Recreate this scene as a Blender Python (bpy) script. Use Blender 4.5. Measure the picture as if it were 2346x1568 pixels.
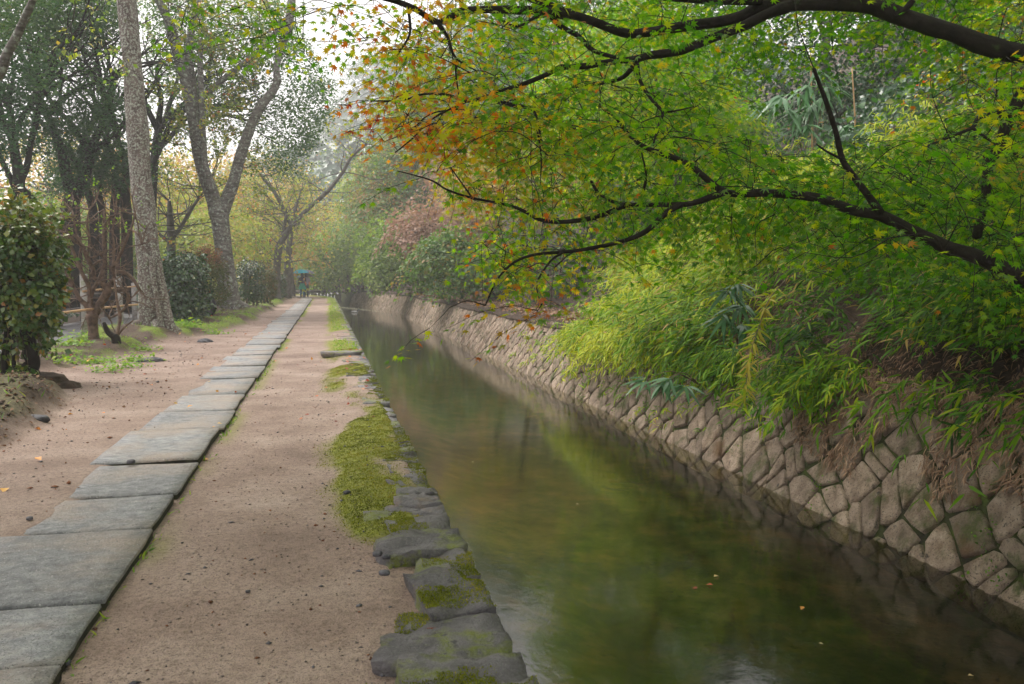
import bpy, math, random
import numpy as np
from mathutils import Vector, Matrix

# ------------------------------------------------------------------ clear
for o in list(bpy.data.objects):
    bpy.data.objects.remove(o, do_unlink=True)
scene = bpy.context.scene
COL = scene.collection
R = np.random.default_rng(7)
rnd = random.Random(11)

# ------------------------------------------------------------------ camera
FPX, W0, H0 = 2000.0, 2346.0, 1568.0
YAW, PITCH, EYE = math.radians(12.0), math.radians(-4.12), 1.25
cam_d = bpy.data.cameras.new('camera')
cam = bpy.data.objects.new('camera', cam_d)
COL.objects.link(cam)
cam.location = (0, 0, EYE)
cam.rotation_euler = (math.radians(90) + PITCH, 0, -YAW)
cam_d.sensor_width = 36
cam_d.lens = 36 * FPX / W0
cam_d.clip_start = 0.05
cam_d.clip_end = 900
cam_d.dof.use_dof = True
cam_d.dof.focus_distance = 9.0
cam_d.dof.aperture_fstop = 8.0
scene.camera = cam

# ------------------------------------------------------------------ sky, sun, exposure
world = bpy.data.worlds.new('World')
scene.world = world
world.use_nodes = True
wn, wl = world.node_tree.nodes, world.node_tree.links
wn.clear()
sky = wn.new('ShaderNodeTexSky')
sky.sky_type = 'NISHITA'
sky.sun_disc = False
sky.sun_elevation = math.radians(58)
sky.sun_rotation = math.radians(-48)
sky.air_density = 1.0
sky.dust_density = 4.0
dim = wn.new('ShaderNodeVectorMath'); dim.operation = 'SCALE'; dim.inputs['Scale'].default_value = 0.10
cloud = wn.new('ShaderNodeMixRGB'); cloud.inputs['Fac'].default_value = 0.90
cloud.inputs['Color2'].default_value = (.84, .80, .785, 1)
bg = wn.new('ShaderNodeBackground'); bg.inputs['Strength'].default_value = 1.0
wo = wn.new('ShaderNodeOutputWorld')
wl.new(sky.outputs['Color'], dim.inputs[0])
wl.new(dim.outputs['Vector'], cloud.inputs['Color1'])
wl.new(cloud.outputs['Color'], bg.inputs['Color'])
wl.new(bg.outputs['Background'], wo.inputs['Surface'])
sun_d = bpy.data.lights.new('sun', 'SUN')
sun = bpy.data.objects.new('sun', sun_d)
COL.objects.link(sun)
sun_d.energy = 2.5
sun_d.angle = math.radians(34)
sun_d.color = (1.0, 0.95, 0.88)
# direction towards the sun: ahead and to the left of the path
_az, _el = math.radians(-48), math.radians(58)
_sd = Vector((math.sin(_az) * math.cos(_el), math.cos(_az) * math.cos(_el), math.sin(_el)))
sun.rotation_euler = _sd.to_track_quat('Z', 'Y').to_euler()
scene.view_settings.view_transform = 'Standard'
scene.view_settings.look = 'None'
scene.view_settings.exposure = 1.15
scene.view_settings.gamma = 1.0
scene.render.engine = 'CYCLES'
cy = scene.cycles
cy.max_bounces = 8; cy.diffuse_bounces = 3; cy.glossy_bounces = 2; cy.transmission_bounces = 4
cy.transparent_max_bounces = 8; cy.volume_bounces = 4
cy.use_denoising = True
cy.caustics_reflective = False; cy.caustics_refractive = False

# ------------------------------------------------------------------ places
def ray(u, v):
    """Direction (world, forward component 1) through a point of the photograph drawn 2346 x 1568."""
    x = (u - W0 / 2) / FPX; z = (H0 / 2 - v) / FPX
    cp, sp = math.cos(PITCH), math.sin(PITCH)
    fy, fz = cp - z * sp, sp + z * cp          # after pitch, before yaw
    c, s = math.cos(YAW), math.sin(YAW)
    return np.array([x * c + fy * s, -x * s + fy * c, fz])
def G(u, v, z=0.0):
    d = ray(u, v); return np.array([0, 0, EYE]) + d * ((z - EYE) / d[2])
def P(u, v, Y):
    """Point at world depth Y."""
    d = ray(u, v); return np.array([0, 0, EYE]) + d * (Y / d[1])
def D(u, v, dist):
    d = ray(u, v); return np.array([0, 0, EYE]) + d * (dist / np.linalg.norm(d))
def project(p):
    p = np.atleast_2d(p) - np.array([0, 0, EYE])
    c, s = math.cos(YAW), math.sin(YAW)
    x = p[:, 0] * c - p[:, 1] * s; y = p[:, 0] * s + p[:, 1] * c; z = p[:, 2]
    cp, sp = math.cos(PITCH), math.sin(PITCH)
    f = y * cp + z * sp; h = -y * sp + z * cp
    return W0 / 2 + FPX * x / f, H0 / 2 - FPX * h / f, f
def bend(Y):
    """Sideways shift of canal and path where they turn left in the distance."""
    Y = np.asarray(Y, float)
    a = np.clip(Y - 55, 0, 30)
    return -0.008 * a * a - np.clip(Y - 85, 0, None) * 0.48

# ------------------------------------------------------------------ noise
def _h(ix, iy, seed):
    n = (ix * 374761393 + iy * 668265263 + seed * 1274126177) & 0xffffffff
    n = ((n ^ (n >> 13)) * 1274126177) & 0xffffffff
    return ((n ^ (n >> 16)) & 0xffff) / 65535.0
def vnoise(x, y, seed=0):
    x = np.asarray(x, float); y = np.asarray(y, float)
    ix = np.floor(x).astype(np.int64); iy = np.floor(y).astype(np.int64)
    fx = x - ix; fy = y - iy
    fx = fx * fx * (3 - 2 * fx); fy = fy * fy * (3 - 2 * fy)
    a = _h(ix, iy, seed); b = _h(ix + 1, iy, seed); c = _h(ix, iy + 1, seed); d = _h(ix + 1, iy + 1, seed)
    return (a * (1 - fx) + b * fx) * (1 - fy) + (c * (1 - fx) + d * fx) * fy
def fbm(x, y, seed=0, oct=4):
    s = 0; a = 0.5; t = 0
    for k in range(oct):
        s = s + a * vnoise(x, y, seed + k * 17); t += a; a *= 0.5; x = np.asarray(x) * 2.03; y = np.asarray(y) * 2.03
    return s / t
def sstep(a, b, x):
    t = np.clip((np.asarray(x, float) - a) / (b - a), 0, 1); return t * t * (3 - 2 * t)

# ------------------------------------------------------------------ objects
LOC = {}
def tag(o, label=None, cat=None, group=None, kind=None):
    if label: o['label'] = label
    if cat: o['category'] = cat
    if group: o['group'] = group
    if kind: o['kind'] = kind
    return o
def thing(name, label, cat, loc, group=None):
    o = bpy.data.objects.new(name, None); COL.objects.link(o)
    o.location = tuple(float(v) for v in loc); o.empty_display_size = 0.2
    LOC[o.name] = np.array(loc, float)
    return tag(o, label, cat, group)
def make_mesh(name, V, F, mats, at=None, smooth=False, mi=None):
    V = np.asarray(V, float).reshape(-1, 3)
    Fs = F if isinstance(F, list) else [F]
    Fs = [np.asarray(f, int) for f in Fs if len(f)]
    me = bpy.data.meshes.new(name)
    me.vertices.add(len(V)); me.vertices.foreach_set('co', V.astype(np.float32).ravel())
    loops = np.concatenate([f.ravel() for f in Fs]).astype(np.int32)
    sizes = np.concatenate([np.full(len(f), f.shape[1]) for f in Fs]).astype(np.int32)
    starts = np.concatenate([[0], np.cumsum(sizes)[:-1]]).astype(np.int32)
    me.loops.add(len(loops)); me.loops.foreach_set('vertex_index', loops)
    me.polygons.add(len(sizes)); me.polygons.foreach_set('loop_start', starts)
    if smooth: me.polygons.foreach_set('use_smooth', np.ones(len(sizes), bool))
    for m in (mats if isinstance(mats, (list, tuple)) else [mats]): me.materials.append(m)
    if mi is not None: me.polygons.foreach_set('material_index', np.asarray(mi, np.int32))
    if at:
        for k, a in at.items():
            A = me.attributes.new(k, 'FLOAT', 'POINT'); A.data.foreach_set('value', np.asarray(a, np.float32).ravel())
    me.update(calc_edges=True)
    return me
def obj(name, V, F, mats, parent=None, at=None, smooth=False, mi=None, origin=None):
    """One mesh object; V in world coordinates. With a parent (an unrotated thing) it becomes its part."""
    V = np.asarray(V, float).reshape(-1, 3)
    base = np.zeros(3) if parent is None else LOC[parent.name]
    o0 = base if origin is None else np.asarray(origin, float)
    me = make_mesh(name, V - o0, F, mats, at, smooth, mi)
    o = bpy.data.objects.new(name, me); COL.objects.link(o)
    if parent is not None:
        o.parent = parent
    o.location = tuple(o0 - base)
    LOC[o.name] = o0
    return o
class MB:
    """Collects vertices and faces."""
    def __init__(s): s.V = []; s.F = {}; s.n = 0; s.A = []
    def add(s, V, *Fs, a=0.5):
        V = np.asarray(V, float).reshape(-1, 3)
        for f in Fs:
            f = np.asarray(f, int)
            if len(f): s.F.setdefault(f.shape[1], []).append(f + s.n)
        s.V.append(V); s.n += len(V)
        s.A.append(np.full(len(V), a) if np.isscalar(a) else np.asarray(a, float))
    def build(s, name, mats, parent=None, smooth=False, origin=None):
        return obj(name, np.concatenate(s.V), [np.concatenate(f) for f in s.F.values()], mats, parent, {'tint': np.concatenate(s.A)}, smooth, None, origin)
def box(c, size, rz=0.0, bev=0.0):
    """bevelled box: V, F(4)"""
    hx, hy, hz = np.array(size) / 2
    b = min(bev, hx * .9, hy * .9, hz * .9)
    if b <= 0:
        V = np.array([[sx * hx, sy * hy, sz * hz] for sz in (-1, 1) for sy in (-1, 1) for sx in (-1, 1)])
        F = np.array([[0, 2, 3, 1], [4, 5, 7, 6], [0, 1, 5, 4], [2, 6, 7, 3], [0, 4, 6, 2], [1, 3, 7, 5]])
    else:
        rings = []
        for z, e in ((-hz, b), (-hz + b, 0), (hz - b, 0), (hz, b)):
            x, y = hx - e, hy - e
            rings += [[-x, -y, z], [x, -y, z], [x, y, z], [-x, y, z]]
        V = np.array(rings)
        F = [[3, 2, 1, 0], [12, 13, 14, 15]]
        for r in range(3):
            for k in range(4): F.append([r * 4 + k, r * 4 + (k + 1) % 4, r * 4 + 4 + (k + 1) % 4, r * 4 + 4 + k])
        F = np.array(F)
    ca, sa = math.cos(rz), math.sin(rz)
    V = V @ np.array([[ca, sa, 0], [-sa, ca, 0], [0, 0, 1]])
    return V + np.asarray(c, float), F
def norm(v): return v / np.maximum(np.linalg.norm(v, axis=-1, keepdims=True), 1e-9)
def smooth_path(pts, rad, k=4):
    pts = np.asarray(pts, float); rad = np.asarray(rad, float)
    if len(pts) < 3 or k < 2:
        return pts, rad
    P_ = np.vstack([2 * pts[0] - pts[1], pts, 2 * pts[-1] - pts[-2]])
    out = []; rr = []
    for i in range(len(pts) - 1):
        p0, p1, p2, p3 = P_[i:i + 4]
        for t in np.arange(k) / k:
            out.append(0.5 * ((2 * p1) + (p2 - p0) * t + (2 * p0 - 5 * p1 + 4 * p2 - p3) * t * t + (3 * p1 - p0 - 3 * p2 + p3) * t ** 3))
            rr.append(rad[i] * (1 - t) + rad[i + 1] * t)
    out.append(pts[-1]); rr.append(rad[-1])
    return np.array(out), np.array(rr)
def tube(pts, rad, n=8, k=4, rough=0.0, cap=True, seed=0):
    pts, rad = smooth_path(pts, rad, k)
    m = len(pts)
    t = norm(np.gradient(pts, axis=0))
    ref = np.array([0, 0, 1.0]) if abs(t[0][2]) < 0.9 else np.array([1.0, 0, 0])
    a = norm(np.cross(t[0], ref)); A = [a]
    for i in range(1, m):
        a = a - t[i] * np.dot(a, t[i]); a = norm(a); A.append(a)
    A = np.array(A); B = np.cross(t, A)
    th = np.arange(n) * 2 * math.pi / n
    rr = rad[:, None] * np.ones((m, n))
    if rough:
        s = np.concatenate([[0], np.cumsum(np.linalg.norm(np.diff(pts, axis=0), axis=1))])
        rm = max(rad.max(), 1e-4)
        rr = rr * (1 + rough * (fbm(s[:, None] / (rm * 2.2) + seed * 3.1, np.cos(th)[None] * 1.3 + np.sin(th)[None] * 1.9 + 5 + seed, seed, 3) - 0.5) * 2)
    V = pts[:, None] + rr[..., None] * (np.cos(th)[None, :, None] * A[:, None] + np.sin(th)[None, :, None] * B[:, None])
    idx = np.arange(m * n).reshape(m, n)
    F = np.stack([idx[:-1], np.roll(idx, -1, 1)[:-1], np.roll(idx, -1, 1)[1:], idx[1:]], -1).reshape(-1, 4)
    V = V.reshape(-1, 3)
    if cap:
        V = np.vstack([V, pts[-1] + t[-1] * rad[-1] * 0.5, pts[0]])
        e = m * n
        T = [[idx[-1][j], idx[-1][(j + 1) % n], e] for j in range(n)] + [[idx[0][(j + 1) % n], idx[0][j], e + 1] for j in range(n)]
        return V, F, np.array(T)
    return V, F
def lathe(prof, n=16, c=(0, 0, 0)):
    th = np.arange(n) * 2 * math.pi / n
    V = np.array([[r * math.cos(a), r * math.sin(a), z] for r, z in prof for a in th]) + np.asarray(c, float)
    idx = np.arange(len(prof) * n).reshape(-1, n)
    F = np.stack([idx[:-1], np.roll(idx, -1, 1)[:-1], np.roll(idx, -1, 1)[1:], idx[1:]], -1).reshape(-1, 4)
    return V, F
# leaf templates: x = across, y = along (tip at +y), z = out of the blade
def T_maple(full=True):
    if full:
        ang = [0, 38, 78, 122]; ln = [1.0, .92, .72, .42]; notch = [.38, .34, .26]
    else:
        ang = [0, 50, 105]; ln = [1.0, .88, .6]; notch = [.36, .28]
    rim = [(0, ln[0])]
    right = []
    for i in range(1, len(ang)):
        a = math.radians((ang[i] + ang[i - 1]) / 2); right.append((math.sin(a) * notch[i - 1], math.cos(a) * notch[i - 1]))
        a = math.radians(ang[i]); right.append((math.sin(a) * ln[i], math.cos(a) * ln[i]))
    rim = [(0, ln[0])] + right + [(0, -.12)] + [(-x, y) for x, y in reversed(right)]
    V = [(0, 0, 0.05)] + [(x, y, -.22 * (x * x + y * y)) for x, y in rim]
    n = len(rim)
    F = [(0, 1 + (i + 1) % n, 1 + i) for i in range(n)]
    V = np.array(V); V[:, 1] += .12
    return V, np.array(F)
def T_oval(w=.34):
    V = np.array([[0, 0, 0], [w, .45, .08], [0, .5, 0], [-w, .45, .08], [0, 1, -.12]])
    F = np.array([[0, 1, 2], [0, 2, 3], [1, 4, 2], [2, 4, 3]])
    return V, F
def T_quad(w=.35):
    V = np.array([[0, 0, 0], [w, .5, .05], [0, 1, -.1], [-w, .5, .05]])
    return V, np.array([[0, 1, 2], [0, 2, 3]])
def T_blade(w=.07, droop=.35):
    V = np.array([[0, 0, 0], [w, .25, .0], [-w, .25, .0], [w * .85, .6, -droop * .35], [-w * .85, .6, -droop * .35], [0, 1, -droop]])
    F = np.array([[0, 1, 2], [1, 3, 2], [2, 3, 4], [3, 5, 4]])
    return V, F
MAPLE, MAPLE5, OVAL, QUAD, BLADE = T_maple(), T_maple(False), T_oval(), T_quad(), T_blade()
def scatter(tpl, pos, nrm, head, size, tint):
    """Leaves as one mesh: V, F, tint."""
    TV, TF = tpl
    N = len(pos); k = len(TV)
    n = norm(np.asarray(nrm, float)); h = np.asarray(head, float)
    h = norm(h - n * np.sum(h * n, 1, keepdims=True)); b = np.cross(h, n)
    s = np.broadcast_to(np.asarray(size, float), (N,))[:, None, None]
    V = pos[:, None] + s * (TV[None, :, 0, None] * b[:, None] + TV[None, :, 1, None] * h[:, None] + TV[None, :, 2, None] * n[:, None])
    F = (TF[None] + (np.arange(N) * k)[:, None, None]).reshape(-1, TF.shape[1])
    return V.reshape(-1, 3), F, np.repeat(tint, k)
def rdir(N, zs=1.0):
    v = R.normal(size=(N, 3)); v[:, 2] *= zs; return norm(v)

# ------------------------------------------------------------------ materials
def new_mat(name):
    m = bpy.data.materials.new(name); m.use_nodes = True
    nt = m.node_tree; nt.nodes.clear()
    return m, nt.nodes, nt.links
def lin(c): return tuple(c) + (1,) if len(c) == 3 else c
def ramp(N, stops, interp='LINEAR'):
    r = N.new('ShaderNodeValToRGB'); cr = r.color_ramp; cr.interpolation = interp
    while len(cr.elements) > 1: cr.elements.remove(cr.elements[-1])
    cr.elements[0].position = stops[0][0]; cr.elements[0].color = lin(stops[0][1])
    for p, c in stops[1:]:
        e = cr.elements.new(p); e.color = lin(c)
    return r
def leaf_mat(name, stops, trans=0.45, tmul=(1.5, 1.55, .8), gloss=0.06, rough=.45, spec=.25):
    m, N, L = new_mat(name)
    at = N.new('ShaderNodeAttribute'); at.attribute_name = 'tint'
    r = ramp(N, stops); L.new(at.outputs['Fac'], r.inputs['Fac'])
    p = N.new('ShaderNodeBsdfPrincipled'); p.inputs['Roughness'].default_value = rough
    p.inputs['Specular IOR Level'].default_value = spec
    L.new(r.outputs['Color'], p.inputs['Base Color'])
    mul = N.new('ShaderNodeMixRGB'); mul.blend_type = 'MULTIPLY'; mul.inputs['Fac'].default_value = 1
    mul.inputs['Color2'].default_value = lin(tmul); L.new(r.outputs['Color'], mul.inputs['Color1'])
    t = N.new('ShaderNodeBsdfTranslucent'); L.new(mul.outputs['Color'], t.inputs['Color'])
    mx = N.new('ShaderNodeMixShader'); mx.inputs['Fac'].default_value = trans
    L.new(p.outputs[0], mx.inputs[1]); L.new(t.outputs[0], mx.inputs[2])
    o = N.new('ShaderNodeOutputMaterial'); L.new(mx.outputs[0], o.inputs['Surface'])
    return m
def coords(N, L, scale=(1, 1, 1)):
    g = N.new('ShaderNodeNewGeometry')
    mp = N.new('ShaderNodeMapping'); mp.inputs['Scale'].default_value = scale
    L.new(g.outputs['Position'], mp.inputs['Vector']); return mp.outputs['Vector']
def noise_n(N, L, vec, scale, detail=5, rough=.6, dist=0):
    n = N.new('ShaderNodeTexNoise'); n.inputs['Scale'].default_value = scale; n.inputs['Detail'].default_value = detail
    n.inputs['Roughness'].default_value = rough; n.inputs['Distortion'].default_value = dist
    L.new(vec, n.inputs['Vector']); return n.outputs['Fac']
def solid(name, stops, scale=8, rough=.85, bump=.3, bscale=None, stretch=(1, 1, 1), over=None, bdist=.02, spec=.3, tintvar=0.0, rvar=0.0):
    """Noise-coloured material; over = (noise scale, lo, hi, colour) adds patches (moss, lichen); tintvar mixes the per-piece tint."""
    m, N, L = new_mat(name)
    vec = coords(N, L, stretch)
    n1 = noise_n(N, L, vec, scale)
    r = ramp(N, stops); L.new(n1, r.inputs['Fac']); col = r.outputs['Color']
    if tintvar:
        at = N.new('ShaderNodeAttribute'); at.attribute_name = 'tint'
        br = N.new('ShaderNodeMapRange'); br.inputs[3].default_value = 1 - tintvar; br.inputs[4].default_value = 1 + tintvar
        L.new(at.outputs['Fac'], br.inputs[0])
        mu = N.new('ShaderNodeVectorMath'); mu.operation = 'SCALE'; L.new(col, mu.inputs[0]); L.new(br.outputs[0], mu.inputs['Scale']); col = mu.outputs[0]
    for ov in (over or []):
        sc, lo, hi, c = ov[:4]
        n2 = noise_n(N, L, coords(N, L), sc, 6, .65)
        rr = ramp(N, [(lo, (0, 0, 0)), (hi, (1, 1, 1))]); L.new(n2, rr.inputs['Fac'])
        mx = N.new('ShaderNodeMixRGB'); L.new(rr.outputs['Color'], mx.inputs['Fac']); L.new(col, mx.inputs['Color1'])
        mx.inputs['Color2'].default_value = lin(c); col = mx.outputs['Color']
    p = N.new('ShaderNodeBsdfPrincipled'); L.new(col, p.inputs['Base Color'])
    p.inputs['Roughness'].default_value = rough; p.inputs['Specular IOR Level'].default_value = spec
    if rvar:
        rr = N.new('ShaderNodeMapRange'); rr.inputs[3].default_value = rough - rvar; rr.inputs[4].default_value = min(1, rough + rvar)
        L.new(noise_n(N, L, coords(N, L), 3.1), rr.inputs[0]); L.new(rr.outputs[0], p.inputs['Roughness'])
    if bump:
        b = N.new('ShaderNodeBump'); b.inputs['Strength'].default_value = bump; b.inputs['Distance'].default_value = bdist
        L.new(noise_n(N, L, vec, bscale or scale * 4, 6, .7), b.inputs['Height']); L.new(b.outputs[0], p.inputs['Normal'])
    o = N.new('ShaderNodeOutputMaterial'); L.new(p.outputs[0], o.inputs['Surface'])
    return m
M = {}
M['dark_bark'] = solid('dark_bark', [(.3, (.009, .007, .006)), (.7, (.026, .020, .016))], 14, .8, .6, 40, over=[(9, .62, .74, (.035, .05, .016))], spec=.2)
M['lichen_bark'] = solid('lichen_bark', [(.35, (.075, .055, .048)), (.65, (.19, .15, .135))], 9, .9, .9, 30, stretch=(1, 1, .7),
                         over=[(26, .47, .62, (.40, .43, .36)), (3.5, .55, .7, (.13, .10, .085)), (5.5, .62, .74, (.10, .12, .03))], bdist=.03)
M['cherry_bark'] = solid('cherry_bark', [(.35, (.07, .06, .055)), (.65, (.2, .185, .165))], 7, .85, .8, 24, stretch=(.5, .5, 3),
                         over=[(12, .52, .62, (.34, .38, .32)), (4, .62, .75, (.11, .12, .04))], bdist=.03)
M['grey_bark'] = solid('grey_bark', [(.35, (.055, .05, .045)), (.7, (.15, .14, .125))], 6, .9, .5, 22)
M['pale_twig'] = solid('pale_twig', [(.3, (.055, .036, .028)), (.7, (.22, .145, .105))], 12, .8, .5, 40, over=[(9, .6, .7, (.08, .05, .04))])
M['slab_side'] = solid('slab_side', [(.35, (.022, .02, .018)), (.6, (.05, .05, .03)), (.8, (.07, .09, .02))], 14, .9, .8, 40)
M['slab'] = solid('slab', [(.3, (.11, .115, .125)), (.5, (.225, .23, .24)), (.75, (.38, .38, .385))], 16, .5, 1.0, 46, stretch=(.9, 1.1, 1), over=[(1.3, .44, .66, (.34, .27, .22)), (120, .55, .62, (.08, .08, .085)), (75, .6, .66, (.45, .44, .43)), (3.5, .6, .75, (.12, .12, .13))], bdist=.02, tintvar=.16, spec=.5, rvar=.16)
M['coping'] = solid('coping', [(.3, (.06, .055, .062)), (.5, (.14, .13, .14)), (.75, (.28, .26, .27))], 7, .55, 1.0, 36, over=[(2.4, .55, .66, (.24, .17, .12)), (3.1, .5, .6, (.17, .2, .025)), (14, .58, .66, (.07, .065, .07)), (90, .52, .7, (.2, .19, .19))], bdist=.035, tintvar=.25, spec=.4)
M['wall_stone'] = solid('wall_stone', [(.25, (.14, .10, .072)), (.5, (.30, .225, .17)), (.75, (.45, .355, .28))], 7, .75, 1.0, 34, over=[(3.6, .52, .66, (.085, .095, .03)), (70, .56, .64, (.08, .065, .05)), (1.7, .55, .68, (.15, .085, .045)), (9, .62, .7, (.05, .045, .04))], bdist=.03, tintvar=.3)
M['wall_joint'] = solid('wall_joint', [(.35, (.028, .024, .016)), (.55, (.045, .055, .015)), (.75, (.09, .13, .02))], 6, .95, .8, 40)
M['wall_face'] = solid('wall_face', [(.3, (.14, .1, .07)), (.6, (.36, .29, .21)), (.8, (.45, .38, .3))], 8, .8, 1.0, 26, over=[(4, .48, .58, (.13, .16, .02)), (7, .6, .68, (.06, .045, .03))], bdist=.03)
M['post'] = solid('post', [(.3, (.2, .19, .18)), (.7, (.38, .36, .34))], 8, .85, .4, 50, over=[(6, .55, .7, (.13, .15, .06))])
M['dark_wood'] = solid('dark_wood', [(.3, (.05, .045, .045)), (.7, (.12, .11, .105))], 6, .8, .4, 40, stretch=(1, 1, .3))
M['bamboo_pole'] = solid('bamboo_pole', [(.3, (.35, .2, .1)), (.7, (.55, .36, .2))], 6, .5, .1, 30)
M['road'] = solid('road', [(.3, (.075, .072, .078)), (.7, (.15, .145, .155))], 30, .5, .5, 160, bdist=.008, over=[(1.1, .5, .75, (.2, .19, .19))], rvar=.15)
M['kerb'] = solid('kerb', [(.3, (.25, .24, .22)), (.7, (.45, .43, .4))], 12, .8, .4, 60)
M['soil'] = solid('soil', [(.3, (.04, .028, .02)), (.7, (.13, .09, .065))], 7, .95, 1, 30, bdist=.05)
M['litter_soil'] = solid('litter_soil', [(.3, (.025, .016, .012)), (.6, (.075, .048, .036)), (.8, (.16, .10, .078))], 10, .95, 1, 40, bdist=.05)
M['bed'] = solid('bed', [(.3, (.014, .018, .008)), (.5, (.055, .058, .02)), (.7, (.15, .095, .045))], 3.4, .9, .6, 25, over=[(1.3, .55, .7, (.02, .03, .014)), (11, .6, .68, (.012, .015, .012))])
M['concrete'] = solid('concrete', [(.3, (.2, .19, .18)), (.7, (.36, .34, .32))], 6, .85, .3, 40)
M['rock_dark'] = solid('rock_dark', [(.3, (.03, .03, .038)), (.7, (.12, .115, .13))], 30, .6, .6, 80, bdist=.01, tintvar=.5)
M['pebble'] = solid('pebble', [(.3, (.05, .045, .05)), (.7, (.2, .15, .13))], 40, .7, .3, 90, bdist=.004, tintvar=.7)

# ================================================================== GROUND
WATER, BED = -0.90, -1.30
def verge(x, y):      # 0 on the path, 1 on the planted strip to its left
    edge = -2.45 - .35 * fbm(y * .45, 0 * y + 3, 5, 3) + .55 * sstep(10.5, 6.0, y) * 0 - .5 * sstep(26, 16, y) * sstep(8, 12, y) - .45 * sstep(9.5, 12, y) * sstep(16, 13, y)
    edge = edge + .55 * sstep(18, 24, y) + .30 * sstep(11, 9.6, y) * sstep(5.5, 7.5, y)
    return sstep(0, .35, edge - x + .25 * (fbm(x * 3, y * 3, 9, 3) - .5))
def moss_amt(x, y):   # bright moss beside the coping and along the slabs
    m = fbm(x * 1.6 + 4, y * .75, 21, 4)
    z = sstep(-.05, .2, x) * sstep(.62, .42, m + .0 * x)
    big = sstep(.0, .2, x) * sstep(3.4, 3.8, y) * sstep(8.1, 7.4, y) + sstep(-.02, .12, x) * sstep(20, 24, y)
    lo = sstep(.42, .60, m + .22 * np.clip(big, 0, 1) - .08)
    z = lo * sstep(-.12 + .35 * (fbm(y * 1.1, y * 0, 3, 3) - .5), .16, x)
    s = np.exp(-((x + .80) / .06) ** 2) * sstep(.42, .6, fbm(y * .9, y * 0 + 7, 31, 3)) * (.35 + .65 * sstep(14, 24, y))
    return np.clip(z + s, 0, 1)
def ground_z(x, y):
    """Height of path, lane and planted strip; x already without the bend."""
    x = np.asarray(x, float); y = np.asarray(y, float)
    z = -.036 + .018 * (fbm(x * 1.2, y * .8, 2, 3) - .5) + .006 * (fbm(x * 9, y * 9, 4, 3) - .5)
    left = sstep(-.90, -1.02, x)
    sand = .010 * (fbm(x * 2.0, y * 1.1, 12, 4) - .5) * 2 + .030 * sstep(-1.30, -1.52, x + .16 * (fbm(y * 1.3, y * 0, 14, 3) - .5)) - .024
    z = z * (1 - left) + left * sand - .05 * sstep(-1.38, -1.30, x) * left
    z = z + .03 * moss_amt(x, y) * fbm(x * 8, y * 8, 6, 2) * sstep(-.5, 0, x)
    v = verge(x, y)
    z = z + v * (.06 + .16 * fbm(x * 1.1, y * .9, 8, 4) + .05 * fbm(x * 6, y * 6, 18, 3)) * sstep(-4.75, -4.5, x)
    z = z + v * .14 * np.exp(-((y - 9.4) / .9) ** 2) * np.exp(-((x + 3.1) / .6) ** 2)
    for cx, cyy, a, w in ((-3.85, 18.6, .16, .8), (-3.3, 31.0, .22, 1.0), (-3.9, 25.0, .10, .8)):
        z = z + a * np.exp(-((x - cx) ** 2 + (y - cyy) ** 2) / w ** 2)
    z = np.where(x < -4.66, np.minimum(z, -.02), z)
    z = z - .06 * sstep(.50, .58, x) + .045 * sstep(.0, .3, x) * sstep(3.5, 6, y)
    return z
def grid(xs, ys):
    X, Y = np.meshgrid(xs, ys); m, n = X.shape
    idx = np.arange(m * n).reshape(m, n)
    F = np.stack([idx[:-1, :-1], idx[:-1, 1:], idx[1:, 1:], idx[1:, :-1]], -1).reshape(-1, 4)
    return X.ravel(), Y.ravel(), F
ys = [-3.0, -1.5, -.3, .5]
while ys[-1] < 100: ys.append(ys[-1] + max(.035, ys[-1] * .0095))
xs = np.concatenate([np.linspace(-4.75, -2.6, 46), np.linspace(-2.56, -1.1, 38), np.linspace(-1.08, -.74, 16), np.linspace(-.71, .58, 44)])
X, Y, F = grid(xs, np.array(ys))
Z = ground_z(X, Y)
vg = verge(X, Y)
ms = moss_amt(X, Y)
gm = vg * sstep(.45, .62, fbm(X * 1.3, Y * 1.1, 41, 4)) * (.12 + .88 * sstep(10.2, 11.5, Y))
# path material
m, N, L = new_mat('sandy_path')
vec = coords(N, L)
n1 = noise_n(N, L, vec, 1.3, 6, .6); n2 = noise_n(N, L, vec, 38, 5, .7); n3 = noise_n(N, L, vec, 130, 3, .6)
r1 = ramp(N, [(.30, (.20, .14, .115)), (.46, (.275, .20, .165)), (.6, (.33, .25, .21)), (.75, (.41, .325, .28))]); L.new(n1, r1.inputs['Fac'])
r2 = ramp(N, [(.34, (.6, .57, .55)), (.5, (1, 1, 1)), (.7, (1.25, 1.22, 1.18))]); L.new(n2, r2.inputs['Fac'])
mu = N.new('ShaderNodeMixRGB'); mu.blend_type = 'MULTIPLY'; mu.inputs['Fac'].default_value = .8
L.new(r1.outputs['Color'], mu.inputs['Color1']); L.new(r2.outputs['Color'], mu.inputs['Color2'])
r3 = ramp(N, [(.38, (.25, .23, .22)), (.44, (1, 1, 1))]); L.new(n3, r3.inputs['Fac'])
mu2 = N.new('ShaderNodeMixRGB'); mu2.blend_type = 'MULTIPLY'; mu2.inputs['Fac'].default_value = .7
L.new(mu.outputs['Color'], mu2.inputs['Color1']); L.new(r3.outputs['Color'], mu2.inputs['Color2'])
col = mu2.outputs['Color']
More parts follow.
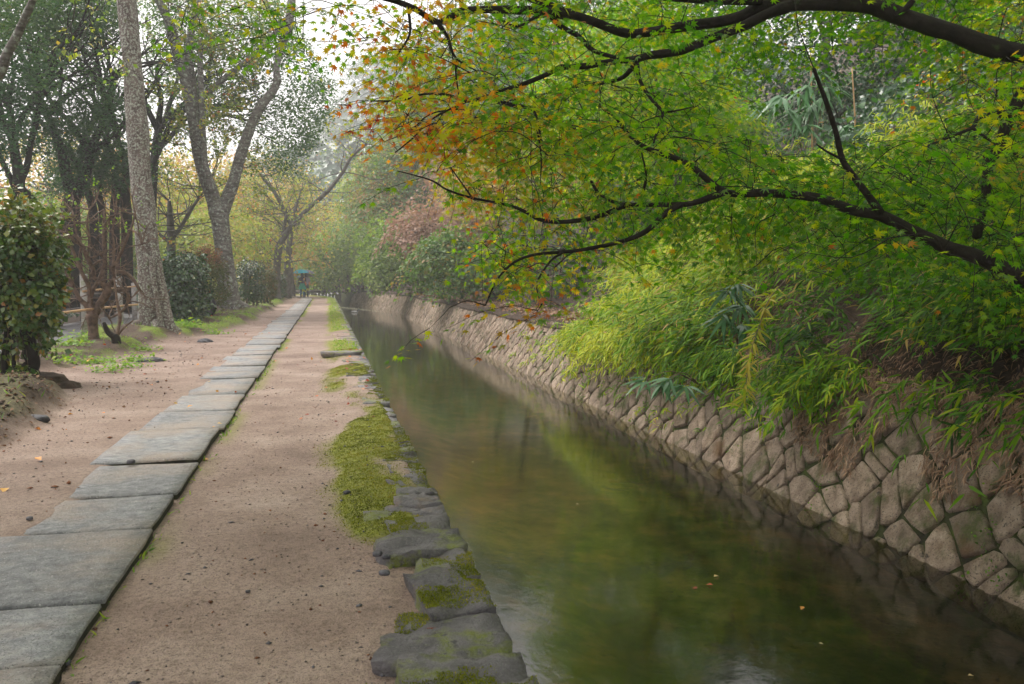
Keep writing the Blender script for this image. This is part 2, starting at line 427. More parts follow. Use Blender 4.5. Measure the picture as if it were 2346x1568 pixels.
for att, c0, c1 in (('verge', (.022, .015, .011), (.12, .082, .06)), ('green', (.09, .13, .02), (.2, .26, .04)), ('moss', (.09, .10, .018), (.24, .25, .035))):
    a = N.new('ShaderNodeAttribute'); a.attribute_name = att
    nn = noise_n(N, L, vec, 26, 5, .7)
    rr = ramp(N, [(.3, c0), (.65, c1)]); L.new(nn, rr.inputs['Fac'])
    mx = N.new('ShaderNodeMixRGB'); mr = N.new('ShaderNodeMath'); mr.operation = 'MULTIPLY_ADD'; mr.use_clamp = True
    mr.inputs[1].default_value = 1.6; L.new(a.outputs['Fac'], mr.inputs[0])
    sb = N.new('ShaderNodeMath'); sb.operation = 'MULTIPLY_ADD'; sb.inputs[1].default_value = -1.1; sb.inputs[2].default_value = .42
    L.new(noise_n(N, L, vec, 14, 5, .7), sb.inputs[0])
    m3 = N.new('ShaderNodeMath'); m3.operation = 'MULTIPLY'; L.new(sb.outputs[0], m3.inputs[0]); L.new(a.outputs['Fac'], m3.inputs[1]); L.new(m3.outputs[0], mr.inputs[2])
    L.new(mr.outputs[0], mx.inputs['Fac']); L.new(col, mx.inputs['Color1']); L.new(rr.outputs['Color'], mx.inputs['Color2']); col = mx.outputs['Color']
p = N.new('ShaderNodeBsdfPrincipled'); L.new(col, p.inputs['Base Color']); p.inputs['Roughness'].default_value = .8; p.inputs['Specular IOR Level'].default_value = .25
b = N.new('ShaderNodeBump'); b.inputs['Strength'].default_value = .8; b.inputs['Distance'].default_value = .012
ad = N.new('ShaderNodeMath'); ad.operation = 'ADD'; L.new(n2, ad.inputs[0]); L.new(n3, ad.inputs[1]); L.new(ad.outputs[0], b.inputs['Height']); L.new(b.outputs[0], p.inputs['Normal'])
o = N.new('ShaderNodeOutputMaterial'); L.new(p.outputs[0], o.inputs['Surface'])
M['path'] = m
path = obj('path', np.stack([X + bend(Y), Y, Z], 1), F, M['path'], None, {'verge': vg, 'moss': ms, 'green': gm}, smooth=True)
tag(path, kind='structure')

# paving slabs down the middle of the path
def slab_mesh(x0, x1, y0, y1, zt, th, seed, rough):
    g = np.random.default_rng(seed)
    nx, ny = (7, 9) if y0 < 9 else ((4, 4) if y0 < 25 else (2, 2))
    xs_ = np.linspace(x0, x1, nx); ys_ = np.linspace(y0, y1, ny)
    X, Y = np.meshgrid(xs_, ys_)
    jit = rough
    ex = jit * (fbm(Y * 4 + seed, X * 0 + seed, seed, 3) - .5) * 2
    X = np.where(X == x1, X + ex, X); ey = jit * .8 * (fbm(X * 5, Y * 0 + seed * 2, seed + 3, 3) - .5) * 2
    Y = np.where((Y == y0) | (Y == y1), Y + ey, Y)
    Zt = zt + .008 * (fbm(X * 3, Y * 3, seed, 3) - .5) * 2 + g.uniform(-.004, .004) + (X - x0) * g.uniform(-.01, .01)
    n = nx * ny; idx = np.arange(n).reshape(ny, nx)
    top = np.stack([X, Y, Zt], -1).reshape(-1, 3)
    per = list(idx[0, :]) + list(idx[1:, -1]) + list(idx[-1, -2::-1]) + list(idx[-2:0:-1, 0])
    c = np.array([(x0 + x1) / 2, (y0 + y1) / 2, 0])
    rim = top[per]
    out = rim + norm((rim - c) * [1, 1, 0]) * .004 - [0, 0, .014]
    bot = out * [1, 1, 0] + [0, 0, zt - th]
    V = np.vstack([top, out, bot]); k = len(per)
    MI = [0] * ((nx - 1) * (ny - 1))
    F = [list(f) for f in np.stack([idx[:-1, :-1], idx[:-1, 1:], idx[1:, 1:], idx[1:, :-1]], -1).reshape(-1, 4)]
    for i in range(k):
        j = (i + 1) % k
        F.append([per[i], n + i, n + j, per[j]]); F.append([n + i, n + k + i, n + k + j, n + j]); MI += [0, 1]
    return V, np.array(F), MI
edge_px = [(60, 1640), (130, 1530), (215, 1385), (325, 1215), (385, 1135), (440, 1060), (497, 985), (530, 942), (562, 905), (590, 868)]
brk = [G(u, v, 0)[1] for u, v in edge_px]
while brk[-1] < 74: brk.append(brk[-1] + rnd.uniform(.62, 1.02))
for i in range(len(brk) - 1):
    gp_ = .030 if i < 14 else .010
    y0, y1 = brk[i] + gp_ * rnd.uniform(.6, 1.3), brk[i + 1] - gp_ * rnd.uniform(.6, 1.3)
    yc = (y0 + y1) / 2; bx = float(bend(yc))
    jr = rnd.uniform(-.022, .022) * (1 if i < 20 else .5)
    V, F, MI = slab_mesh(-1.53 + rnd.uniform(-.06, .05), -.875 + jr, y0, y1, .012 + rnd.uniform(-.006, .006), .12, 50 + i, .013)
    V[:, 0] += bend(V[:, 1])
    obj('slab', V, F, [M['slab'], M['slab_side']], path, {'tint': np.full(len(V), rnd.random())}, mi=MI, origin=(bx - 1.2, yc, 0))

yq = np.arange(.6, 74, .5)
X, Y, F = grid(np.linspace(-1.5, -.93, 3), yq)
tag(obj('joint_soil', np.stack([X + bend(Y), Y, -.035 + 0 * X], 1), F, M['soil'], path), kind='stuff')
# road on the left, with its kerb line
tag(obj('ground', *(lambda X, Y, F: (np.stack([X, Y, -.12 + .10 * (fbm(X * .2, Y * .2, 3) - .5) + .02 * np.clip(-X - 12, 0, 200)], 1), F))(*grid(np.linspace(-170, -7.35, 60), np.concatenate([np.linspace(-30, 60, 60), np.linspace(64, 330, 40)]))), M['litter_soil']), kind='structure')
X, Y, F = grid(np.linspace(-7.4, -4.80, 12), np.concatenate([np.linspace(-20, 50, 60), np.linspace(51, 120, 60)]))
tag(obj('road', np.stack([X + bend(Y), Y, -.05 + .015 * fbm(X, Y, 4)], 1), F, M['road'], smooth=True), kind='structure')
mb = MB()
y = -4.0
while y < 90:
    V, F = box((-4.80 + float(bend(y + .5)), y + .5, -.06), (.12, .985, .17), 0, .012); mb.add(V, F); y += 1
tag(mb.build('kerb', M['kerb']), kind='structure')

# ================================================================== CANAL
ysw = np.concatenate([np.arange(-4, 30, .25), np.arange(30, 76, 1.0)])
X, Y, F = grid(np.linspace(.2, 5.6, 10), np.concatenate([np.linspace(-6, 56, 60), np.linspace(57, 120, 60)]))
tag(obj('canal_bed', np.stack([X + bend(Y), Y, BED + .10 * (fbm(X * 1.5, Y * .7, 6) - .5) + .30 * sstep(1.9, .9, X)], 1), F, M['bed'], smooth=True), kind='structure')
# water: see-through with a reflecting skin
m, N, L = new_mat('water')
vec = coords(N, L, (1.0, 1.0, 1.0))
tr = N.new('ShaderNodeBsdfTransparent'); tr.inputs['Color'].default_value = (.74, .74, .48, 1)
gl = N.new('ShaderNodeBsdfGlossy'); gl.inputs['Roughness'].default_value = .025; gl.inputs['Color'].default_value = (1, 1, 1, 1)
fr = N.new('ShaderNodeFresnel'); fr.inputs['IOR'].default_value = 1.48
mp = coords(N, L, (1.6, 1.2, 1)); w1 = noise_n(N, L, mp, 6.5, 4, .6, .4); w2 = noise_n(N, L, coords(N, L, (1, 1, 1)), 34, 3, .5)
sc = N.new('ShaderNodeMath'); sc.operation = 'MULTIPLY_ADD'; sc.inputs[1].default_value = .16; L.new(w2, sc.inputs[0]); L.new(w1, sc.inputs[2])
hgt = sc.outputs[0]
bm = N.new('ShaderNodeBump'); bm.inputs['Strength'].default_value = .10; bm.inputs['Distance'].default_value = .012
L.new(hgt, bm.inputs['Height'])
L.new(bm.outputs[0], gl.inputs['Normal']); L.new(bm.outputs[0], fr.inputs['Normal'])
mx = N.new('ShaderNodeMixShader'); L.new(fr.outputs[0], mx.inputs['Fac']); L.new(tr.outputs[0], mx.inputs[1]); L.new(gl.outputs[0], mx.inputs[2])
o = N.new('ShaderNodeOutputMaterial'); L.new(mx.outputs[0], o.inputs['Surface'])
M['water'] = m
# sheet with a few raindrop rings in it
yy = np.concatenate([np.arange(-6, 1.5, .5), np.arange(1.5, 12, .05), np.arange(12, 57, .5), np.arange(57, 120, 1.0)])
X, Y, F = grid(np.concatenate([np.linspace(.85, 4.6, 76)]), yy)
Z = WATER + 0 * X
for (u, v, rad) in ((1425, 1113, .16), (1870, 1474, .03), (700, 700, .1)):
    c = G(u, v, WATER); d = np.hypot(X - c[0], Y - c[1])
    Z = Z + .004 * np.cos((d - rad) * 45) * np.exp(-((d - rad) / .09) ** 2)
tag(obj('water', np.stack([X + bend(Y), Y, Z], 1), F, M['water'], smooth=True), kind='structure')

# left canal wall: sloping rough face with a row of coping stones
lw = thing('canal_wall', 'low left canal wall with mossy irregular stones along the sandy path', 'wall', (.6, 4, 0))
def face(ys, t, X0, Z0, X1, Z1, amp, seed, dens=1.0):
    Y, T = np.meshgrid(ys, t, indexing='ij')
    X = X0 + (X1 - X0) * T; Z = Z0 + (Z1 - Z0) * T
    X = X + amp * (fbm(Y * 3 * dens, T * 5, seed, 4) - .5) * 2
    m, n = X.shape; idx = np.arange(m * n).reshape(m, n)
    F = np.stack([idx[:-1, :-1], idx[:-1, 1:], idx[1:, 1:], idx[1:, :-1]], -1).reshape(-1, 4)
    return np.stack([X + bend(Y), Y, Z], -1).reshape(-1, 3), F
yf = np.concatenate([np.arange(-1, 16, .07), np.arange(16, 56, .5), np.arange(56, 90, 1)])
V, F = face(yf, np.linspace(0, 1, 12), .59, -.04, 1.12, -1.38, .05, 3)
obj('wall_face', V, F[:, ::-1], M['wall_face'], lw, {'tint': np.full(len(V), .5)}, smooth=True)
def rock(c, sx, sy, sz, seed, n=7, flat=.35):
    """irregular stone block: squashed rounded box"""
    g = np.random.default_rng(seed)
    u = np.linspace(-1, 1, n)
    V = []; F = []
    for ax in range(3):
        for s in (-1, 1):
            A, B = np.meshgrid(u, u)
            q = np.zeros(A.shape + (3,)); q[..., ax] = s; q[..., (ax + 1) % 3] = A; q[..., (ax + 2) % 3] = B
            k0 = sum(len(v) for v in V)
            V.append(q.reshape(-1, 3)); idx = np.arange(n * n).reshape(n, n) + k0
            f = np.stack([idx[:-1, :-1], idx[:-1, 1:], idx[1:, 1:], idx[1:, :-1]], -1).reshape(-1, 4)
            F.append(f if s > 0 else f[:, ::-1])
    V = np.concatenate(V); F = np.concatenate(F)
    # weld
    key = np.round(V * 1000).astype(int); _, first, inv = np.unique(key, axis=0, return_index=True, return_inverse=True)
    V = V[first]; F = inv.ravel()[F]
    sph = norm(V); V = V * (1 - flat) + sph * 1.25 * flat
    ph = g.uniform(0, 50, 3)
    for k, (fq, am) in enumerate(((1.3, .28), (3.1, .12), (7, .04))):
        V = V * (1 + am * (fbm(V[:, 0:1] * fq + ph[0] + V[:, 2:3] * .9 * fq, V[:, 1:2] * fq + ph[1], int(ph[2]) + k, 2) - .5) * 1.6)
    a = g.uniform(-.25, .25); ca, sa = math.cos(a), math.sin(a)
    V = V * np.array([sx, sy, sz]) / 2
    V = V @ np.array([[ca, sa, 0], [-sa, ca, 0], [0, 0, 1]])
    return V + np.asarray(c, float), F
y = 1.6; i = 0
mbs = MB()
while y < 74:
    g = np.random.default_rng(900 + i)
    ln = g.uniform(.17, .40) if y < 30 else g.uniform(.5, .9)
    wd = g.uniform(.24, .46) if y < 4.5 else g.uniform(.18, .40) if y < 6 else g.uniform(.14, .36)
    xo = .61 - wd / 2
    yc = y + ln / 2
    n = 8 if y < 6 else (5 if y < 18 else 3)
    V, F = rock((xo + float(bend(yc)), yc, -.122 + (.012 if y < 5 else 0) + g.uniform(-.02, .012)), wd * 1.12, ln * 1.10, .25 + .02 * g.random(), 900 + i, n, .10)
    edge = .612 + .012 * (fbm(V[:, 1] * 5, V[:, 2] * 5, 8, 3) - .5) * 2 - .10 * np.clip(-.06 - V[:, 2], 0, 1) + bend(V[:, 1])
    V[:, 0] = np.minimum(V[:, 0], edge)
    if i < 170:
        obj('stone', V, F, M['coping'], lw, {'tint': np.full(len(V), g.random())}, smooth=y < 18, origin=(xo + float(bend(yc)), yc, -.1))
    else: mbs.add(V, F)
    y += ln; i += 1
if mbs.n: tag(mbs.build('far_stone', M['coping'], lw), kind='stuff')
# one raised coping block seen at the path's edge
c = G(785, 812, .02)
V, F = rock((c[0], c[1], .0), .62, .42, .14, 77, 5, .12)
obj('stone', V, F, M['coping'], lw, {'tint': np.full(len(V), .9)}, origin=c)

# right canal wall: sloping, diamond-set stones
WX0, WZ0, WX1, WZ1 = 4.36, -1.05, 5.02, .30
def wall_pt(s, t, out=0.0):
    """s along the canal, t up the slope 0..1, out = away from the wall face"""
    nx, nz = -(WZ1 - WZ0), (WX1 - WX0); q = math.hypot(nx, nz); nx, nz = nx / q, nz / q
    s = np.asarray(s, float)
    bulge = .05 * (fbm(s * .35, t * 2, 77, 3) - .5)
    return np.stack([WX0 + (WX1 - WX0) * t + nx * (out + bulge) + bend(s), s + 0 * t, WZ0 + (WZ1 - WZ0) * t + nz * (out + bulge)], -1)
rw = thing('stone_wall', 'sloping right canal wall of rough pale stones set diagonally above the water', 'wall', (4.4, 6, -.9))
SL = math.hypot(WX1 - WX0, WZ1 - WZ0)
ss = np.concatenate([np.arange(-3, 30, .2), np.arange(30, 78, 1.0)]); tt = np.linspace(-.02, 1.0, 9)
S, T = np.meshgrid(ss, tt, indexing='ij'); m_, n_ = S.shape; idx = np.arange(m_ * n_).reshape(m_, n_)
Fj = np.stack([idx[:-1, :-1], idx[:-1, 1:], idx[1:, 1:], idx[1:, :-1]], -1).reshape(-1, 4)
obj('wall_joint', wall_pt(S.ravel(), T.ravel(), -.016), Fj, M['wall_joint'], rw, smooth=True)
a_ = .252   # half diagonal of a stone
def stone_cell(poly, seed, out, tint_sink=None):
    """poly (k,2) in wall metres -> bulging stone V,F"""
    g = np.random.default_rng(seed); k = len(poly)
    c = poly.mean(0)
    sub = []
    for i in range(k):
        p, q = poly[i], poly[(i + 1) % k]
        for f in (.0, .5): sub.append(p * (1 - f) + q * f)
    sub = np.array(sub); d = sub - c
    corner = np.array([1, 0] * k)[:, None]
    d = d * (1 - .10 * corner)
    j = 1 + .06 * g.normal(size=(len(sub), 1))
    rings = [(.945, -.03), (.915, out * .85), (.72, out * 1.0), (.35, out * 1.0)]
    V = []
    for sc_, o_ in rings:
        q = c + d * j * sc_
        V.append(np.column_stack([q, np.full(len(q), o_) + g.normal(size=len(q)) * .007 * (o_ > 0)]))
    V = np.concatenate(V + [np.array([[c[0], c[1], out * 1.1 + g.normal() * .004]])])
    n = len(sub); F = []
    for r in range(3):
        for i in range(n): F.append([r * n + i, r * n + (i + 1) % n, (r + 1) * n + (i + 1) % n, (r + 1) * n + i])
    T = [[3 * n + i, 3 * n + (i + 1) % n, 4 * n] for i in range(n)]
    W = wall_pt(V[:, 0], np.clip(V[:, 1] / SL, -.03, 1.03), V[:, 2])
    return W, np.array(F), np.array(T)
cells = []
gg = np.random.default_rng(5)
jx = {}
def node(i, j):
    if (i, j) not in jx:
        jx[(i, j)] = np.array([i * a_ * .96 + j * .05, j * a_ + .02]) + gg.normal(size=2) * .055
    return jx[(i, j)]
nrow = int(SL / a_) + 1
i = int(2.5 / a_)
while i * a_ < 76:
    for j in range(0, nrow + 1):
        if (i + j) % 2 == 0:
            poly = np.array([node(i - 1, j), node(i, j - 1), node(i + 1, j), node(i, j + 1)])
            poly[:, 1] = np.clip(poly[:, 1], -.02, SL)
            if np.ptp(poly[:, 1]) > .12: cells.append(poly)
    i += 1
ncell = []
for q in cells:
    if gg.random() < .28:
        k_ = int(gg.integers(0, 2)); e_ = [q[(k_ + i_) % 4] for i_ in range(4)]; f_ = gg.uniform(.35, .65)
        a1_, b1_ = e_[0] * (1 - f_) + e_[1] * f_, e_[3] * (1 - f_) + e_[2] * f_
        ncell += [np.array([e_[0], a1_, b1_, e_[3]]), np.array([a1_, e_[1], e_[2], b1_])]
    else: ncell.append(q)
cells = ncell
cells.sort(key=lambda q: q[:, 0].mean())
near = [q for q in cells if q[:, 0].mean() > 4.3]; rest = [q for q in cells if q[:, 0].mean() <= 4.3]
mbs = MB()
for k, q in enumerate(near + rest):
    W, F4, F3 = stone_cell(q, 3000 + k, .010 + .018 * gg.random())
    tv = gg.random()
    if k < 300:
        c = W.mean(0)
        obj('stone', W, [F4, F3], M['wall_stone'], rw, {'tint': np.full(len(W), tv)}, smooth=False, origin=c)
    else: mbs.add(W, F4, F3, a=tv)
tag(mbs.build('far_stone', M['wall_stone'], rw), kind='stuff')


# ================================================================== RIGHT BANK AND HILL
def hollow(x, y):
    return np.exp(-((y - 9.0 - (x - 5.2) * .7) / .55) ** 2) * sstep(5.05, 5.4, x) * sstep(7.6, 6.8, x)
def hill_z(x, y):
    """x without the bend"""
    d = np.clip(x - 5.0, 0, None); lip = sstep(5.02, 4.92, x) * .12
    flat = .35 + 1.3 * sstep(12, 24, y)          # strip of level ground behind the wall
    z = .27 + .10 * fbm(x * .8, y * .8, 7, 3) - lip
    s = np.clip(d - flat, 0, None)
    steep = .80 - .22 * sstep(8, 26, y)
    z = z + np.minimum(s, 60) * steep * (.82 + .3 * fbm(x * .12, y * .12, 70, 3)) + .25 * (fbm(x * .7, y * .7, 71) - .5) * sstep(0, 1, s)
    z = z - np.clip(s - 34, 0, None) * .45
    z = z - .6 * hollow(x, y)
    return z
X, Y, F = grid(np.concatenate([np.linspace(4.90, 9, 40), np.linspace(9.3, 20, 30), np.linspace(21, 110, 40)]), np.concatenate([np.linspace(-12, 30, 120), np.linspace(31, 90, 50), np.linspace(93, 190, 30)]))
tag(obj('hillside', np.stack([X + bend(Y), Y, hill_z(X, Y)], 1), F, M['litter_soil'], smooth=True), kind='structure')
def H(x, y): return float(hill_z(np.array(x - float(bend(y))), np.array(float(y))))

# ================================================================== FOLIAGE MATERIALS
G_STOPS = [(0, (.022, .085, .006)), (.35, (.055, .17, .008)), (.6, (.15, .27, .008)), (.75, (.33, .33, .012)), (.87, (.42, .24, .02)), (.94, (.42, .12, .015)), (1, (.33, .02, .012))]
M['maple'] = leaf_mat('maple_leaf', G_STOPS, .6, (2.0, 2.1, .55), rough=.36, spec=.3)
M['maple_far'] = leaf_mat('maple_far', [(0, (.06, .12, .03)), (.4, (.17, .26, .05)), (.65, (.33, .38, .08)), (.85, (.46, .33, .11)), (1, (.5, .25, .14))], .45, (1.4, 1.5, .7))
M['evergreen'] = leaf_mat('evergreen_leaf', [(0, (.012, .04, .02)), (.5, (.03, .085, .04)), (1, (.08, .15, .07))], .2, (1.2, 1.5, .7), rough=.35, spec=.6)
M['dark_maple'] = leaf_mat('dark_maple_leaf', [(0, (.016, .055, .02)), (.5, (.05, .12, .045)), (.85, (.14, .22, .06)), (1, (.3, .16, .05))], .35, (1.3, 1.6, .7))
M['camellia'] = leaf_mat('camellia_leaf', [(0, (.012, .04, .012)), (.5, (.03, .08, .022)), (.8, (.09, .14, .03)), (1, (.36, .10, .04))], .15, (1.2, 1.4, .6), rough=.25, spec=.8)
M['near_shrub'] = leaf_mat('near_shrub_leaf', [(0, (.012, .045, .01)), (.5, (.05, .12, .02)), (.8, (.17, .21, .03)), (1, (.42, .17, .04))], .25, (1.3, 1.5, .6), rough=.28, spec=.7)
M['azalea'] = leaf_mat('azalea_leaf', [(0, (.035, .06, .018)), (.5, (.10, .12, .035)), (.8, (.22, .12, .06)), (1, (.30, .10, .06))], .3, (1.3, 1.3, .7))
M['cherry_leaf'] = leaf_mat('cherry_leaf', [(0, (.06, .12, .02)), (.5, (.16, .24, .04)), (.8, (.38, .36, .06)), (.93, (.5, .28, .06)), (1, (.45, .14, .05))], .5, (1.5, 1.6, .7), rough=.35, spec=.5)
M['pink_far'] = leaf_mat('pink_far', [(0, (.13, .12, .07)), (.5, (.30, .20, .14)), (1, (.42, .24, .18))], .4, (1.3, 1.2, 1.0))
M['bamboo'] = leaf_mat('bamboo_leaf', [(0, (.012, .05, .004)), (.35, (.045, .145, .005)), (.65, (.16, .30, .006)), (.88, (.40, .42, .012)), (1, (.42, .27, .09))], .3, (1.6, 1.7, .5), rough=.5, spec=.2)
M['blue_bamboo'] = leaf_mat('broad_bamboo_leaf', [(0, (.02, .08, .03)), (1, (.11, .25, .10))], .3, (1.3, 1.4, .9), rough=.3, spec=.6)
M['dry_leaf'] = leaf_mat('dry_leaf', [(0, (.12, .06, .035)), (.5, (.26, .155, .095)), (1, (.50, .34, .235))], .2, (1.2, 1.1, .9), rough=.7, spec=.3)
M['grass'] = leaf_mat('grass_blade', [(0, (.05, .12, .02)), (.6, (.16, .30, .03)), (1, (.38, .42, .05))], .45, (1.4, 1.5, .7))
M['moss'] = leaf_mat('moss_tuft', [(0, (.07, .08, .012)), (.4, (.16, .185, .016)), (.75, (.21, .215, .026)), (1, (.34, .28, .07))], .35, (1.3, 1.3, .7), rough=.8, spec=.1)
M['fallen'] = leaf_mat('fallen_leaf', [(0, (.16, .03, .02)), (.3, (.42, .06, .02)), (.6, (.62, .20, .03)), (.85, (.65, .38, .06)), (1, (.68, .55, .3))], .2, (1.2, 1.1, .8), rough=.45, spec=.4)

def limbs(mb, p0, d0, L, r0, lvl, seed, spread=.6, up=.25, kids=3, n=6, tips=None, bend_=.25):
    """recursive branches; collects tips"""
    g = np.random.default_rng(seed)
    k = 5; pts = [np.array(p0, float)]; d = norm(np.array(d0, float))
    for i in range(k - 1):
        d = norm(d + g.normal(size=3) * bend_ * .6 + np.array([0, 0, up * .25])); pts.append(pts[-1] + d * L / (k - 1))
    rad = np.linspace(r0, r0 * (.45 if lvl > 0 else .2), k)
    mb.add(*tube(pts, rad, n, 2, cap=lvl == 0, rough=.0))
    if tips is not None: tips.append((pts[-1], d, lvl)); tips.append((pts[3], d, lvl))
    if lvl > 0:
        for j in range(kids):
            i = 2 + (j % 3); i = min(i, k - 1)
            dd = norm(norm(pts[i] - pts[i - 1]) + g.normal(size=3) * spread)
            limbs(mb, pts[i], dd, L * g.uniform(.55, .8), rad[i] * .7, lvl - 1, seed * 7 + j + 1, spread, up, kids, max(3, n - 1), tips, bend_)

def crown_points(c, rad, npad, padr, nleaf, inner=.25, flat=.3, droop=.5, g=R, low=-.7):
    c = np.asarray(c, float); rad = np.asarray(rad, float)
    pc = []
    while len(pc) < npad:
        q = norm(g.normal(size=3)) * g.uniform(.45, 1.0) ** .6
        if q[2] > low: pc.append(q)
    pc = np.array(pc)
    w = g.uniform(.6, 1.35, npad); pr = padr * w
    cen = c + pc * np.maximum(rad - padr * .7, rad * .4)
    n1 = int(nleaf * (1 - inner)); k = g.choice(npad, n1, p=(w ** 2) / np.sum(w ** 2))
    th = g.uniform(0, 2 * math.pi, n1); rr = np.sqrt(g.random(n1)) * (1 + .25 * np.sin(th * 3 + k))
    rr *= pr[k]
    out = pc[k] * [1, 1, 0]
    dx = rr * np.cos(th); dy = rr * np.sin(th)
    hz = pr[k] * flat * (1 - 1.6 * (rr / pr[k]) ** 2) + g.normal(size=n1) * pr[k] * .10 - droop * (dx * out[:, 0] + dy * out[:, 1])
    pos = cen[k] + np.stack([dx, dy, hz], 1)
    nrm = norm(np.stack([dx / pr[k] * .7, dy / pr[k] * .7, np.ones(n1)], 1) + out * droop * .8 + g.normal(size=(n1, 3)) * .45)
    n2 = nleaf - n1
    q = norm(g.normal(size=(n2, 3))) * (g.random((n2, 1)) ** .4); q[:, 2] = np.maximum(q[:, 2], low)
    pos2 = c + q * rad * .95; nrm2 = rdir(n2)
    return np.vstack([pos, pos2]), np.vstack([nrm, nrm2]), np.concatenate([w[k] - 1, np.zeros(n2)]), cen
def tree(name, label, cat, base, c, rad, npad, padr, nleaf, lsize, lmat, bark, tint=(.4, .18), tpl=QUAD, trunk_r=.16, group=None, seed=0, flat=.3, droop=.5, low=-.7, lean=None, nlimb=6, inner=.25, kind_mass=True):
    g = np.random.default_rng(seed)
    base = np.asarray(base, float); c = np.asarray(c, float)
    t = thing(name, label, cat, base, group)
    mb = MB()
    top = c + np.array([0, 0, rad[2] * .35])
    mid = base * .5 + top * .5 + g.normal(size=3) * [.25, .25, 0]
    mb.add(*tube([base - [0, 0, .15], base + (mid - base) * .35 + g.normal(size=3) * .08, mid, top], [trunk_r * 1.35, trunk_r, trunk_r * .75, trunk_r * .25], 9, 4, rough=.12, seed=seed))
    pos, nrm, w, cen = crown_points(c, rad, npad, padr, nleaf, inner, flat, droop, g, low)
    for q in cen[:nlimb * 2]:
        f = g.uniform(.35, .8); s = mid * (1 - f) + top * f if q[2] > mid[2] else base * (1 - f) + mid * f
        s = np.array(s); e = q; m1 = s * .5 + e * .5 + g.normal(size=3) * .12 * np.linalg.norm(e - s) + [0, 0, .1 * np.linalg.norm(e - s)]
        mb.add(*tube([s, m1, e], [trunk_r * .4, trunk_r * .22, trunk_r * .07], 5, 3))
    mb.build('trunk', bark, t, smooth=True)
    # clumps keep their own leaf colour
    cl = fbm(pos[:, 0] * 1.1 + pos[:, 2], pos[:, 1] * 1.1 - pos[:, 2], seed + 5, 3) - .5
    tv = np.clip(g.normal(tint[0], tint[1] * .6, len(pos)) + cl * tint[1] * 3 + w * .12, 0, 1)
    V, F, A = scatter(tpl, pos, nrm, rdir(len(pos)) + [0, 0, -.5], g.uniform(.7, 1.25, len(pos)) * lsize, tv)
    tag(obj('crown', V, F, lmat, t, {'tint': A}), kind='stuff')
    return t

